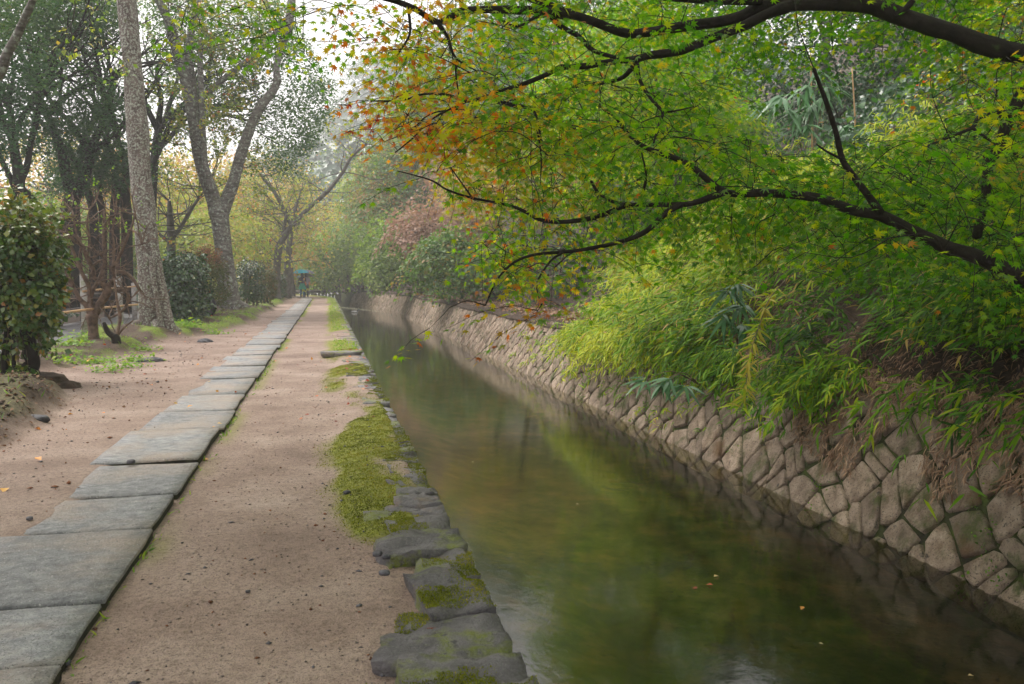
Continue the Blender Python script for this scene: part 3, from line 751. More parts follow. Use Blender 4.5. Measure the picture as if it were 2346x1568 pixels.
# ================================================================== THE OVERHANGING MAPLE
TB = np.array([6.7, 4.2, H(6.7, 4.2)])
mt = thing('maple_tree', 'big overhanging maple with black wet branches and green and yellow leaves above the canal', 'maple tree', TB)
BR = [  # (points in the photograph drawn 2346 wide, metres away, first and last thickness)
 ([(2480,150),(2346,126),(2262,105),(2175,73),(2087,45),(2018,21),(1983,14),(1913,9),(1815,10),(1745,14),(1697,38),(1634,52),(1564,61),(1480,75),(1428,75),(1358,49),(1305,31),(1246,7),(1208,-5),(1150,-30)], 6.3, 5.6, .066, .018),
 ([(1305,31),(1288,33),(1253,26),(1166,23),(1096,23),(1054,26),(1005,52),(956,24),(918,7),(870,-6),(820,-20)], 5.75, 5.2, .033, .012),
 ([(1815,12),(1759,31),(1704,59),(1634,87),(1564,115),(1497,126),(1455,136),(1403,141),(1340,152),(1284,155),(1253,171),(1201,192),(1148,209),(1110,223),(1068,232),(1026,218),(970,216),(922,230),(850,232)], 5.95, 5.3, .036, .004),
 ([(1068,232),(1061,237),(991,272),(949,314),(929,331),(905,350)], 5.5, 5.3, .009, .003),
 ([(1050,250),(985,262),(940,300),(880,325)], 5.5, 5.2, .006, .003),
 ([(1745,0),(1660,2),(1564,-3),(1500,-8)], 5.9, 5.7, .03, .02),
 ([(1459,140),(1445,160),(1420,181),(1361,194),(1310,200)], 5.8, 6.2, .022, .008),
 ([(1459,147),(1466,185),(1494,230),(1518,258),(1508,290),(1496,335)], 5.8, 5.4, .016, .006),
 ([(1518,258),(1545,255),(1590,245)], 5.6, 5.6, .008, .004),
 ([(1263,38),(1288,63),(1326,84),(1358,115),(1410,133)], 5.7, 5.8, .018, .013),
 ([(1240,30),(1190,60),(1150,48)], 5.6, 5.5, .012, .005),
 ([(1005,56),(1026,87),(1044,133),(1093,164)], 5.4, 5.4, .014, .004),
 ([(1044,133),(1045,175),(1052,223)], 5.4, 5.4, .008, .004),
 ([(936,21),(939,77),(915,119),(901,143)], 5.3, 5.2, .010, .004),
 ([(1131,227),(1173,241),(1218,251),(1232,279),(1239,321)], 5.2, 5.1, .013, .006),
 ([(2480,690),(2346,640),(2262,598),(2180,570),(2100,535),(2020,495),(1950,480),(1880,455),(1820,447),(1750,441),(1700,445),(1650,435),(1580,378),(1510,350),(1480,339),(1445,314),(1410,269),(1389,256),(1375,244)], 5.3, 5.0, .047, .005),
 ([(1660,441),(1600,462),(1564,469),(1480,469),(1421,468),(1375,447),(1354,415)], 5.1, 5.0, .022, .008),
 ([(1440,469),(1421,475),(1375,495),(1323,506),(1271,509),(1232,502),(1208,488),(1166,471),(1082,454),(1026,436),(991,415),(950,402),(910,392)], 5.0, 4.8, .020, .003),
 ([(1082,454),(1065,430),(1040,395),(1020,370)], 4.85, 4.8, .006, .003),
 ([(1560,470),(1530,485),(1480,530),(1430,552),(1350,570),(1290,578),(1230,583),(1180,600),(1140,640),(1112,700)], 5.0, 4.6, .020, .004),
 ([(1112,700),(1070,690),(1030,705)], 4.6, 4.55, .004, .002),
 ([(1290,578),(1260,600),(1230,650),(1240,700)], 4.7, 4.6, .008, .003),
 ([(2018,490),(1990,450),(1958,408),(1930,366),(1916,307),(1899,251),(1878,195),(1864,157)], 5.0, 4.8, .022, .009),
 ([(1930,366),(1890,345),(1870,330)], 4.9, 4.9, .008, .004),
 ([(2560,100),(2400,140),(2346,209),(2311,276),(2290,331),(2265,384),(2258,454),(2237,545)], 6.4, 5.9, .045, .026),
 ([(2290,322),(2300,290),(2286,251)], 6.0, 6.0, .016, .010),
 ([(2400,258),(2346,258),(2297,258),(2244,269),(2227,293),(2175,314),(2119,338)], 6.3, 5.7, .020, .008),
 ([(2227,293),(2262,318),(2300,340),(2346,365)], 5.9, 5.9, .010, .006),
 ([(1232,300),(1240,360),(1238,420)], 5.0, 5.0, .007, .003),
 ([(1474,440),(1480,400),(1470,350)], 5.2, 5.2, .010, .004),
 ([(2093,0),(2070,25),(2050,40)], 6.1, 6.1, .02, .016),
]
mb = MB(); nodes = []
for bi, (pp, d0, d1, r0, r1) in enumerate(BR):
    n = len(pp); w = np.linspace(0, 1, n)
    pts = np.array([D(u, v, d0 + (d1 - d0) * t) for (u, v), t in zip(pp, w)])
    rad = r0 + (r1 - r0) * w ** .8
    V, F, T = tube(pts, rad, 9 if r0 > .03 else 6, 4, rough=.22 if r0 > .03 else .12, seed=bi)
    if bi < 30 and r0 >= .0125:
        b = obj('branch', V, [F, T], M['dark_bark'], mt, smooth=True, origin=pts[0])
    else: mb.add(V, F, T)
    sp, sr = smooth_path(pts, rad, 4)
    nodes.append(np.column_stack([sp, sr]))
# the trunk stands just out of the picture, on the bank
a0, a1, a2 = D(2480, 150, 6.3), D(2480, 690, 5.3), D(2560, 100, 6.4)
V, F, T = tube([TB - [0, 0, .3], TB + [-.1, 0, .6], TB + [.05, .1, 1.6], TB + [.0, .2, 2.6], TB + [.1, .1, 4.6]], [.26, .2, .17, .14, .06], 12, 4, rough=.15)
obj('trunk', V, [F, T], M['dark_bark'], mt, smooth=True)
for q, z, r in ((a0, 2.0, .10), (a1, .55, .08), (a2, 2.3, .06)):
    s = TB + [0, .1, z]; mb.add(*tube([s, s * .5 + q * .5 + [0, 0, .12], q], [r * 1.2, r, r * .8], 8, 4))
nodes = np.concatenate(nodes)

# leaf sprays
def vmax(u): return np.interp(u, [625, 700, 760, 830, 880, 930, 990, 1050, 1085, 1130, 1200, 1300, 1360, 1420, 1550, 1800, 2100, 2346, 2500], [150, 165, 110, 125, 290, 330, 400, 430, 590, 710, 745, 735, 690, 650, 640, 640, 660, 720, 720])
def vmin(u): return np.interp(u, [625, 690, 760, 2500], [-30, -60, -80, -120])
holes = [(1870, 245, 190, 110, .96), (2040, 225, 130, 95, .95), (1430, 175, 70, 35, .7), (1010, 475, 95, 45, .85), (1000, 560, 80, 90, .97), (1690, 215, 60, 40, .5), (800, 60, 40, 40, .3), (930, 380, 70, 40, .8), (2200, 180, 100, 60, .3), (1130, 380, 50, 40, .4), (1560, 610, 150, 50, .5), (1900, 600, 250, 70, .4)]
def accept(u, v, g):
    if v > vmax(u) - 20 or v < vmin(u): return False
    for cu, cv, ru, rv, w in holes:
        if ((u - cu) / ru) ** 2 + ((v - cv) / rv) ** 2 < 1 and g.random() < w: return False
    if u < 870 and g.random() < .35: return False
    return True
g = np.random.default_rng(31)
cent = []
layers = []
while len(layers) < 210:                  # flat sprays of foliage, mostly behind the dark limbs
    u = g.uniform(640, 2480); v = g.uniform(-110, 760)
    if not accept(u, v, g): continue
    d = g.uniform(5.6, 8.2) if g.random() < .8 else g.uniform(4.5, 5.3)
    if u < 1050: d = g.uniform(5.2, 6.8)
    if v < 170 and u > 1450: d = g.uniform(6.6, 8.6)
    layers.append(D(u, v, d))
while len(cent) < 2300:
    c = layers[int(g.integers(0, len(layers)))] + g.normal(size=3) * [.42, .42, .055]
    uu, vv, ff = project(c)
    if accept(uu[0], vv[0], g): cent.append(c)
for (u, v) in ((985, 752), (1180, 700), (1230, 720), (1260, 690), (960, 410), (1000, 395)):
    cent.append(D(u, v, 4.6))
cent = np.array(cent)
# connect to the skeleton, nearest first
node_p = nodes[:, :3].copy(); node_list = [node_p]
order = np.argsort([np.min(np.sum((node_p - c) ** 2, 1)) for c in cent])
Pm = np.zeros((len(node_p) + 4 * len(cent), 3)); cnt = len(node_p); Pm[:cnt] = node_p
Lp, Ln, Lh, Ls, Lt = [], [], [], [], []
def orange(p):
    u, v, f = project(p); u = u[0]; v = v[0]
    b = .09 - .09 * sstep(1350, 1650, u) + .5 * sstep(1250, 950, u) * sstep(420, 300, v) + .28 * sstep(1500, 1100, u) * sstep(120, 260, v) + .25 * sstep(2150, 2300, u) * sstep(500, 300, v) + .3 * sstep(1380, 1250, u) * sstep(560, 660, v) * sstep(1140, 1190, u)
    b -= .45 * sstep(860, 800, u)
    return b + (fbm(p[0] * 2.2 + p[2], p[1] * 2.2, 61, 2) - .5) * .5
for ci in order:
    c = cent[ci]
    d2 = np.sum((Pm[:cnt] - c) ** 2, 1); k = int(np.argmin(d2)); s = Pm[k]; dist = math.sqrt(d2[k])
    if dist > 2.2: continue
    dirv = norm(c - s + 1e-6)
    if dist > .04:
        mid = s * .5 + c * .5 + g.normal(size=3) * .10 * dist + [0, 0, .10 * dist]
        r = min(.006, .0022 + .003 * dist)
        mb.add(*tube([s, mid, c], [r, r * .7, r * .45], 4, 3, cap=False))
        Pm[cnt] = mid; Pm[cnt + 1] = c; cnt += 2
    ax = norm(np.array([dirv[0], dirv[1], dirv[2] * .25 - .15]) + g.normal(size=3) * [.45, .45, .15])
    Ls_ = g.uniform(.22, .42); nl = int(g.integers(11, 20))
    up = norm(np.array([0, 0, 1.0]) + g.normal(size=3) * .38)
    side = norm(np.cross(ax, up)); up = np.cross(side, ax)
    tw = [c + ax * Ls_ * t + np.array([0, 0, -.10 * t * t]) for t in (0, .5, 1)]
    mb.add(*tube(tw, [.0022, .0016, .001], 3, 2, cap=False))
    ob = orange(c)
    for q in range(nl):
        t = (q + .5) / nl; sg = 1 if q % 2 else -1
        off = g.uniform(.02, .10) * (1.1 - .5 * t) * sg
        p = c + ax * Ls_ * t + side * off + up * g.normal() * .018 + np.array([0, 0, -.10 * t * t - abs(off) * .4])
        h = ax * (.6 + t) + side * sg * g.uniform(.3, 1.2) + np.array([0, 0, -g.uniform(.2, 1.1)])
        Lp.append(p); Lh.append(h); Ln.append(norm(up + g.normal(size=3) * .42)); Ls.append(g.uniform(.030, .048))
        x = g.random()
        Lt.append(np.clip(g.normal(.72 + .16 * ob, .11), .4, .95) if x < ob else np.clip(g.normal(.45 + .25 * ob, .15), .05, .74))
# loose red leaves at the left tip
zr = [(620,970),(690,975),(775,955),(985,930),(1030,1010),(975,1030),(1135,1000),(1020,1075),(955,1095),(1295,930),(1300,1095),(890,1150),(925,1190),(690,1210),(725,1210),(645,1230),(1125,1190),(1150,1245),(1250,1235),(920,1270),(1330,1285),(1440,1240),(1110,1310),(1450,1190),(1305,1190),(485,970),(700,960),(1300,1120),(1050,990),(1450,1220),(1420,1250),(1340,1260),(910,1200),(1190,1030),(1400,1200),(1060,1300)]
red_at = [D(626 + a * .2494, b * .2494, 5.0 + .5 * g.random()) for a, b in zr]
for c in red_at:
    d2 = np.sum((Pm[:cnt] - c) ** 2, 1); k = int(np.argmin(d2)); s = Pm[k]; dist = math.sqrt(d2[k])
    if dist > .03:
        mb.add(*tube([s, s * .5 + c * .5 + [0, 0, .04 * dist], c], [.0025, .0018, .001], 3, 3, cap=False)); Pm[cnt] = c; cnt += 1
mb.build('twigs', M['dark_bark'], mt, smooth=True)
for o_ in bpy.data.objects:
    if o_.name == 'twigs': o_['kind'] = 'stuff'
Lp, Ln, Lh, Ls, Lt = map(np.array, (Lp, Ln, Lh, Ls, Lt))
Ln = np.where(Ln[:, 2:3] < 0, -Ln, Ln)
pu, pv, pf = project(Lp)
inview = (pu > 0) & (pu < W0) & (pv > 0) & (pv < H0)
key = np.where(inview, Ls / np.maximum(pf, .1), 0)
big = np.argsort(-key)[:255]; mask = np.ones(len(Lp), bool); mask[big] = False
V, F, A = scatter(MAPLE, Lp[mask], Ln[mask], Lh[mask], Ls[mask], Lt[mask])
tag(obj('foliage', V, F, M['maple'], mt, {'tint': A}), kind='stuff')
leaf_me = [make_mesh('leaf', MAPLE[0], MAPLE[1], M['maple'], {'tint': np.full(len(MAPLE[0]), t)}) for t in np.linspace(.05, .95, 19)]
def leaf_obj(name, parent, p, n, h, s, t, meshes=leaf_me, label=None):
    n = norm(np.array(n, float)); h = np.array(h, float); h = norm(h - n * np.dot(h, n)); b = np.cross(h, n)
    o = bpy.data.objects.new(name, meshes[int(round(np.clip((t - .05) / .9, 0, 1) * (len(meshes) - 1)))])
    COL.objects.link(o)
    base = LOC[parent.name] if parent is not None else np.zeros(3)
    if parent is not None: o.parent = parent
    mtx = Matrix(((b[0] * s, h[0] * s, n[0] * s, p[0] - base[0]), (b[1] * s, h[1] * s, n[1] * s, p[1] - base[1]), (b[2] * s, h[2] * s, n[2] * s, p[2] - base[2]), (0, 0, 0, 1)))
    o.matrix_local = mtx
    LOC[o.name] = np.array(p, float)
    if label: o['label'] = label
    return o
for k in big: leaf_obj('leaf', mt, Lp[k], Ln[k], Lh[k], Ls[k], Lt[k])
red_me = [make_mesh('red_leaf', MAPLE[0], MAPLE[1], M['maple'], {'tint': np.full(len(MAPLE[0]), t)}) for t in (.93, .96, 1.0)]
for i, p in enumerate(red_at):
    leaf_obj('leaf', mt, p, norm(np.array([.2, -.5, .6]) + g.normal(size=3) * .4), np.array([-.3, 0, -1]) + g.normal(size=3) * .4, g.uniform(.028, .038), (.05, .5, .95)[i % 3], red_me, 'red leaf')

# ================================================================== MAPLES AND WOODS ON THE RIGHT BANK
def right_tree(name, label, cat, X_, Y_, zc, rad, **k):
    b = np.array([X_, Y_, H(X_, Y_)])
    return tree(name, label, cat, b, (X_ - .15 * rad[0], Y_, zc), rad, **k)
gm_ = 'maples growing on the right bank'
right_tree('maple_tree', 'yellow-green maple standing behind the dark branch that hangs over the canal', 'maple tree', 7.6, 19.5, 5.2, (3.0, 3.2, 3.0), npad=34, padr=1.0, nleaf=17000, lsize=.085, tpl=MAPLE5, lmat=M['maple'], bark=M['grey_bark'], tint=(.56, .16), seed=3, group=gm_, trunk_r=.11)
right_tree('maple_tree', 'orange tinged maple at the right edge above the bamboo grass', 'maple tree', 11.9, 12.0, 4.6, (2.3, 2.6, 2.8), npad=26, padr=.9, nleaf=11000, lsize=.07, tpl=MAPLE5, lmat=M['maple'], bark=M['grey_bark'], tint=(.62, .24), seed=4, group=gm_, trunk_r=.10)
right_tree('maple_tree', 'maple with pink and orange crown leaning over the far canal wall', 'maple tree', 6.9, 29, 4.6, (3.2, 3.0, 2.4), npad=22, padr=1.2, nleaf=11000, lsize=.10, tpl=MAPLE5, lmat=M['maple_far'], bark=M['grey_bark'], tint=(.75, .2), seed=5, group=gm_, trunk_r=.12)
right_tree('maple_tree', 'low bright green maple among the bamboo grass beneath the thick lower branch', 'maple tree', 10.0, 14.6, 2.9, (2.6, 1.8, .8), npad=16, padr=.8, nleaf=7000, lsize=.075, tpl=MAPLE5, lmat=M['maple'], bark=M['grey_bark'], tint=(.54, .12), seed=6, group=gm_, trunk_r=.08)
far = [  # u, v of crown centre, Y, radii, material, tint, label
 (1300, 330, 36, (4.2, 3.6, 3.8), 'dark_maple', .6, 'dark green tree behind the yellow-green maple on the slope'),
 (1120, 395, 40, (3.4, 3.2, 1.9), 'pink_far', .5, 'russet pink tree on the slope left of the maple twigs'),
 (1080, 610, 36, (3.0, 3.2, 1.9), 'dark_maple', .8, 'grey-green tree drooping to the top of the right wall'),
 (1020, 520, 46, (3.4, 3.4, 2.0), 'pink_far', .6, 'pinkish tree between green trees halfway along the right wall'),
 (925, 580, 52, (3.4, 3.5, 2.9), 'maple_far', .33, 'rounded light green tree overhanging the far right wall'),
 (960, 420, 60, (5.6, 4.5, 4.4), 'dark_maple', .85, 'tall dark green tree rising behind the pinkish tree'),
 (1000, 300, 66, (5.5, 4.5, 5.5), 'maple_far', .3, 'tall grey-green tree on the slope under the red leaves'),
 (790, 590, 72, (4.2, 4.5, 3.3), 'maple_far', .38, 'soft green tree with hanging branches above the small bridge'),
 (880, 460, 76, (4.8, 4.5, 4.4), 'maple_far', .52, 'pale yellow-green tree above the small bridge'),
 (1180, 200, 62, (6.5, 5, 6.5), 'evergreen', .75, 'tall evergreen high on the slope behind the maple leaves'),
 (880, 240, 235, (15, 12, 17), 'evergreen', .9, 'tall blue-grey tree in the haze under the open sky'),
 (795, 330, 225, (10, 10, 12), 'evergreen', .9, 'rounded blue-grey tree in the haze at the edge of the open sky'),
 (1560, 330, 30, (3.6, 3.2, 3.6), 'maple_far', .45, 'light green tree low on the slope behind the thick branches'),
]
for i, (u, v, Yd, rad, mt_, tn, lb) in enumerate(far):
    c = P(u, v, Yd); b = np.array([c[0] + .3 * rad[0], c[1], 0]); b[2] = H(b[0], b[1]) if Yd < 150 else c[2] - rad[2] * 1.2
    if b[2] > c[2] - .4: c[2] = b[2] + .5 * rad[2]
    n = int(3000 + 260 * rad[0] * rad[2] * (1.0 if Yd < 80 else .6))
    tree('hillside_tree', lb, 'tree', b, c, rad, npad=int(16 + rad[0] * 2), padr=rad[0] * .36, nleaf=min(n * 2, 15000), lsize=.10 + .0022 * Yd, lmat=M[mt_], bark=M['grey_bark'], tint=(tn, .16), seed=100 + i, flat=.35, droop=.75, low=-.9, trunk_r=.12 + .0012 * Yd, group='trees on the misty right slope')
up = [(14.0, 22, 7.6, (3.6, 3.6, 3.4), 'evergreen', .5, 'dark shadowy tree behind the tall bamboo plumes'),
      (17.5, 21, 10.0, (3.6, 3.6, 3.8), 'evergreen', .7, 'glossy evergreen tree under the thickest branch'),
      (12.0, 30, 10.0, (4.2, 4.0, 4.4), 'evergreen', .62, 'dark evergreen left of the tall bamboo plumes'),
      (21, 28, 15.5, (5.5, 5, 5), 'evergreen', .6, 'evergreen high on the slope behind the thickest branch'),
      (16, 40, 17, (6, 5, 6), 'dark_maple', .6, 'tall dark tree at the top of the slope'),
      (14.5, 15.5, 6.6, (2.6, 2.6, 2.6), 'camellia', .5, 'camellia tree with shining leaves at the upper right'),
      (25, 22, 15, (5, 5, 5), 'dark_maple', .5, 'dark tree in the upper right corner'),
      (10.5, 42, 12, (5, 4.5, 5.5), 'dark_maple', .6, 'dark green tree above the russet pink one')]
for i, (x, y, zc, rad, mt_, tn, lb) in enumerate(up):
    tree('hillside_tree', lb, 'tree', (x, y, H(x, y)), (x - .4, y, max(zc, H(x, y) + rad[2] * .8)), rad, npad=30, padr=1.2, nleaf=12000, lsize=.13 if mt_ != 'camellia' else .11, lmat=M[mt_], bark=M['grey_bark'], tint=(tn, .2), tpl=OVAL if mt_ == 'camellia' else QUAD, seed=160 + i, trunk_r=.16, group='trees high on the right bank')
# undergrowth that covers the slope between the trees
n = 26000; g = np.random.default_rng(8)
y = 10 + 80 * g.random(n) ** 1.3; x = 5.9 + 24 * g.random(n) ** 1.1; hx = x + bend(y)
z = hill_z(x, y) + g.random(n) * .9 * sstep(6.5, 9, x + 0 * y) + .05
sel = (x > 6.6 + 1.2 * fbm(y * .6, y * 0, 4)) & ~((y < 17) & (x < 8))
pos = np.stack([hx, y, z], 1)[sel]
V, F, A = scatter(QUAD, pos, norm(rdir(len(pos)) * .8 + [-.3, -.2, .8]), rdir(len(pos)), g.uniform(.12, .26, len(pos)), np.clip(g.normal(.5, .2, len(pos)) + fbm(pos[:, 0] * .5, pos[:, 1] * .5, 9) - .5, 0, 1))
tag(obj('undergrowth', V, F, M['dark_maple'], None, {'tint': A}), kind='stuff')

n = 16000; y = 2 + 17 * g.random(n); x = g.uniform(8.3, 17, n)
z = hill_z(x, y) + (.1 + 1.5 * fbm(x * .8, y * .8, 12, 3)) * g.random(n) ** .6
V, F, A = scatter(OVAL, np.stack([x, y, z], 1), norm(rdir(n) * .8 + [-.4, -.3, .7]), rdir(n), g.uniform(.07, .15, n), np.clip(g.normal(.45, .25, n), 0, 1))
tag(obj('slope_shrubbery', V, F, M['evergreen'], None, {'tint': A}), kind='stuff')

# ================================================================== BAMBOO GRASS
def bamboo_leaves(base, dirs, L, nl, g, size, tmu, tsd, arch=.9, lo=.3):
    """leafy stems: returns stem polylines and leaf arrays"""
    n = len(base); ts = np.linspace(0, 1, 6)
    pts = base[:, None] + L[:, None, None] * (dirs[:, None] * ts[None, :, None] + np.array([0, 0, -1.0]) * arch * .5 * ts[None, :, None] ** 2)
    t = lo + (1 - lo) * g.random((n, nl)) ** .7
    p = base[:, None] + L[:, None, None] * (dirs[:, None] * t[..., None] + np.array([0, 0, -1.0]) * arch * .5 * t[..., None] ** 2)
    tg = dirs[:, None] + np.array([0, 0, -1.0]) * arch * t[..., None]
    h = norm(tg) + g.normal(size=p.shape) * .55 + [0, 0, -.15]
    nr = norm(np.array([-.3, -.3, 1.0]) + g.normal(size=p.shape) * .5)
    k = n * nl
    stem_t = np.repeat(g.normal(tmu, tsd, n), nl)
    return pts, p.reshape(-1, 3), nr.reshape(-1, 3), h.reshape(-1, 3), g.uniform(.6, 1.25, k) * size, np.clip(stem_t + g.normal(0, .12, k), 0, 1)
def stem_mesh(pts, r=.0022):
    n, m, _ = pts.shape
    o3 = np.array([[1, 0, 0], [-.5, .6, .6], [-.5, -.6, -.6]]) * r
    V = pts[:, :, None] + o3[None, None] * np.linspace(1, .4, m)[None, :, None, None]
    idx = np.arange(n * m * 3).reshape(n, m, 3)
    F = np.stack([idx[:, :-1], np.roll(idx, -1, 2)[:, :-1], np.roll(idx, -1, 2)[:, 1:], idx[:, 1:]], -1).reshape(-1, 4)
    return V.reshape(-1, 3), F
g = np.random.default_rng(19)
n = 9800
y = 3.4 + 15.5 * g.random(n) ** 1.05
xmin = np.interp(y, [3, 7.0, 8.2, 9.2, 12, 15, 17, 19], [5.75, 5.65, 5.25, 5.1, 5.1, 5.2, 5.7, 7.2])
x = xmin + (np.interp(y, [3, 9, 14, 19], [9.2, 9.0, 9.4, 10]) - xmin) * g.random(n) ** 1.4
keep = hollow(x, y) < .12     # the dark hollow
x, y = x[keep], y[keep]; n = len(x)
base = np.stack([x, y, hill_z(x, y)], 1)
clump = fbm(x * .9, y * .9, 33, 3)
kk = clump > .36; x, y, base, clump = x[kk], y[kk], base[kk], clump[kk]; n = len(x)
L = g.uniform(.75, 1.5, n) * (.35 + clump * 1.6) * np.interp(y, [3, 7, 9, 13, 19], [.95, 1.0, 1.35, 1.35, 1.0])
az = g.normal(math.pi + .25, .42, n) + (fbm(x * .7 + 3, y * .7, 35, 2) - .5) * 3.2
dirs = norm(np.stack([np.cos(az) * .75, np.sin(az) * .75, g.uniform(.5, 1.2, n)], 1))
lit = sstep(8, 12.5, y) * .34 * sstep(10.5, 8.5, x) + (clump - .5) * .8  # brighter yellow tint paints the lit look onto this stretch of leaves
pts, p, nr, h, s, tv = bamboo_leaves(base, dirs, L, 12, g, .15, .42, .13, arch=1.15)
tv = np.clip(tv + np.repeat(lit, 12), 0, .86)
brown = g.random(len(tv)) < .05; tv[brown] = 1.0
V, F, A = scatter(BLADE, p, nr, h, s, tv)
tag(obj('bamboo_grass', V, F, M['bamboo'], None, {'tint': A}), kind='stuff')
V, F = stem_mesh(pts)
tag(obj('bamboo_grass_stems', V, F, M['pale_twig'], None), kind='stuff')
# stems that arch out over the wall
n = 1500; y = np.concatenate([g.uniform(7.6, 16.5, n - 60), g.uniform(4, 7.2, 60)]); x = g.uniform(5.0, 5.5, n)
keep = ~(np.abs(y - 9.05) < .5); x, y = x[keep], y[keep]; n = len(x)
base = np.stack([x, y, hill_z(x, y)], 1); cl = fbm(y * .8, y * 0, 55, 3)
az = g.normal(math.pi + .2, .5, n); dirs = norm(np.stack([np.cos(az), np.sin(az), g.uniform(.35, 1.0, n)], 1))
pts, p, nr, h, s, tv = bamboo_leaves(base, dirs, g.uniform(.6, 1.25, n) * (.5 + cl), 14, g, .14, .5, .13, arch=1.7, lo=.35)
tv = np.clip(tv + np.repeat(sstep(8, 12, y) * .28 + (cl - .5) * .6, 14), 0, .88)  # overhanging leaves get their lit look from a yellower tint too
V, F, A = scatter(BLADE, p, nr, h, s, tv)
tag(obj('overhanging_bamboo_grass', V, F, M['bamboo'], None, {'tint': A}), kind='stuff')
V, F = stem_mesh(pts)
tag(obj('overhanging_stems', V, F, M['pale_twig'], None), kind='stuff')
# sparse tufts on the wall face near the middle
n = 130; y = g.uniform(9.5, 21, n); t = g.uniform(.1, 1.0, n) ** .6
W = wall_pt(y, t, .03)
az = g.normal(math.pi + .3, .6, n); dirs = norm(np.stack([np.cos(az), np.sin(az), g.uniform(.1, .9, n)], 1))
pts, p, nr, h, s, tv = bamboo_leaves(W, dirs, g.uniform(.15, .42, n), 12, g, .10, .68, .12, arch=1.3, lo=.1)
V, F, A = scatter(BLADE, p, nr, h, s, tv)
tag(obj('wall_grass', V, F, M['bamboo'], None, {'tint': A}), kind='stuff')
# dry fallen bamboo leaves over the slope and wall top
n = 12000; y = 3.0 + 9.5 * g.random(n); x = 4.90 + 1.5 * g.random(n) ** 1.2
cl = fbm(x * 2.5, y * 2.5, 44, 3); sel = (cl > .42) | (x > 5.25)
x, y = x[sel], y[sel]; n = len(x)
pos = np.stack([x, y, hill_z(x, y) + .02 + .05 * g.random(n)], 1)
V, F, A = scatter(T_blade(.06, .2), pos, norm(np.array([-.55, 0, .8]) + g.normal(size=(n, 3)) * .4), np.array([-.8, 0, -.5]) + g.normal(size=(n, 3)) * .6, g.uniform(.04, .11, n), np.clip(g.normal(.42, .25, n), 0, 1))
tag(obj('dry_bamboo_litter', V, F, M['dry_leaf'], None, {'tint': A}), kind='stuff')
n = 12500; y = 3.3 + 7.0 * g.random(n); t = 1.03 - (.72 - .09 * np.clip(y - 6, 0, 6)) * g.random(n) ** 1.25
cl = fbm(y * 2.2, t * 3, 45, 3); sel = cl > .36 + .30 * (1 - t); y, t = y[sel], t[sel]; n = len(y)
pos = wall_pt(y, t, .06)
V, F, A = scatter(T_blade(.06, .2), pos, norm(np.array([-.8, 0, .5]) + g.normal(size=(n, 3)) * .35), np.array([-.5, 0, -.9]) + g.normal(size=(n, 3)) * .5, g.uniform(.05, .11, n), np.clip(g.normal(.58, .25, n), 0, 1))
tag(obj('hanging_dry_litter', V, F, M['dry_leaf'], None, {'tint': A}), kind='stuff')
# leaf litter along the top of the far wall
n = 5000; y = 12 + 45 * g.random(n); x = 5.03 + 1.9 * g.random(n)
pos = np.stack([x + bend(y), y, hill_z(x, y) + .02 + .05 * g.random(n)], 1)
V, F, A = scatter(QUAD, pos, norm(np.array([0, 0, 1.0]) + g.normal(size=(n, 3)) * .4), rdir(n), g.uniform(.06, .12, n), np.clip(g.normal(.45, .25, n), 0, 1))
tag(obj('leaf_litter', V, F, M['dry_leaf'], None, {'tint': A}), kind='stuff')
# small green weeds on the near wall
n = 700; y = 3.5 + 12 * g.random(n); t = g.random(n)
cl = fbm(y * 1.8, t * 4, 47, 3); sel = cl > .56; y, t = y[sel], t[sel]; n = len(y)
pos = np.repeat(wall_pt(y, t, .03), 6, 0) + g.normal(size=(n * 6, 3)) * .03
V, F, A = scatter(QUAD, pos, rdir(n * 6) + [-.6, 0, .6], rdir(n * 6), g.uniform(.015, .035, n * 6), np.clip(g.normal(.3, .2, n * 6), 0, 1))
tag(obj('wall_weeds', V, F, M['grass'], None, {'tint': A}), kind='stuff')
# countable bamboo plants
def blade_objs(parent, p, nr, h, s, tv, mat, tpl=BLADE, lv=6):
    mes = [make_mesh('leaf', tpl[0], tpl[1], mat, {'tint': np.full(len(tpl[0]), t)}) for t in np.linspace(.05, .95, lv)]
    for k in range(len(p)): leaf_obj('leaf', parent, p[k], nr[k], h[k], s[k], tv[k], mes)
def spray(name, label, cat, curve, rad, nl, size, tmu, mat, tpl=BLADE, seed=1, group=None, spread=.6, droop=-.5, lo=.1):
    g = np.random.default_rng(seed); curve = np.asarray(curve, float)
    t = thing(name, label, cat, curve[0], group)
    V, F, T = tube(curve, np.linspace(rad, rad * .4, len(curve)), 5, 4); obj('stem', V, [F, T], M['pale_twig'], t)
    sp, _ = smooth_path(curve, np.ones(len(curve)), 5)
    i = (lo * len(sp) + (len(sp) * (1 - lo) - 1.01) * np.sort(g.random(nl))).astype(int)
    f = g.random(nl)[:, None]; p = sp[i] * (1 - f) + sp[np.minimum(i + 1, len(sp) - 1)] * f
    tg = norm(np.gradient(sp, axis=0))[i]
    h = tg * .6 + g.normal(size=(nl, 3)) * spread + [0, 0, droop]
    blade_objs(t, p, norm(np.array([-.3, -.6, .7]) + g.normal(size=(nl, 3)) * .4), h, g.uniform(.7, 1.2, nl) * size, np.clip(g.normal(tmu, .12, nl), 0, 1), mat, tpl)
    return t
wide = T_blade(.065, .3)
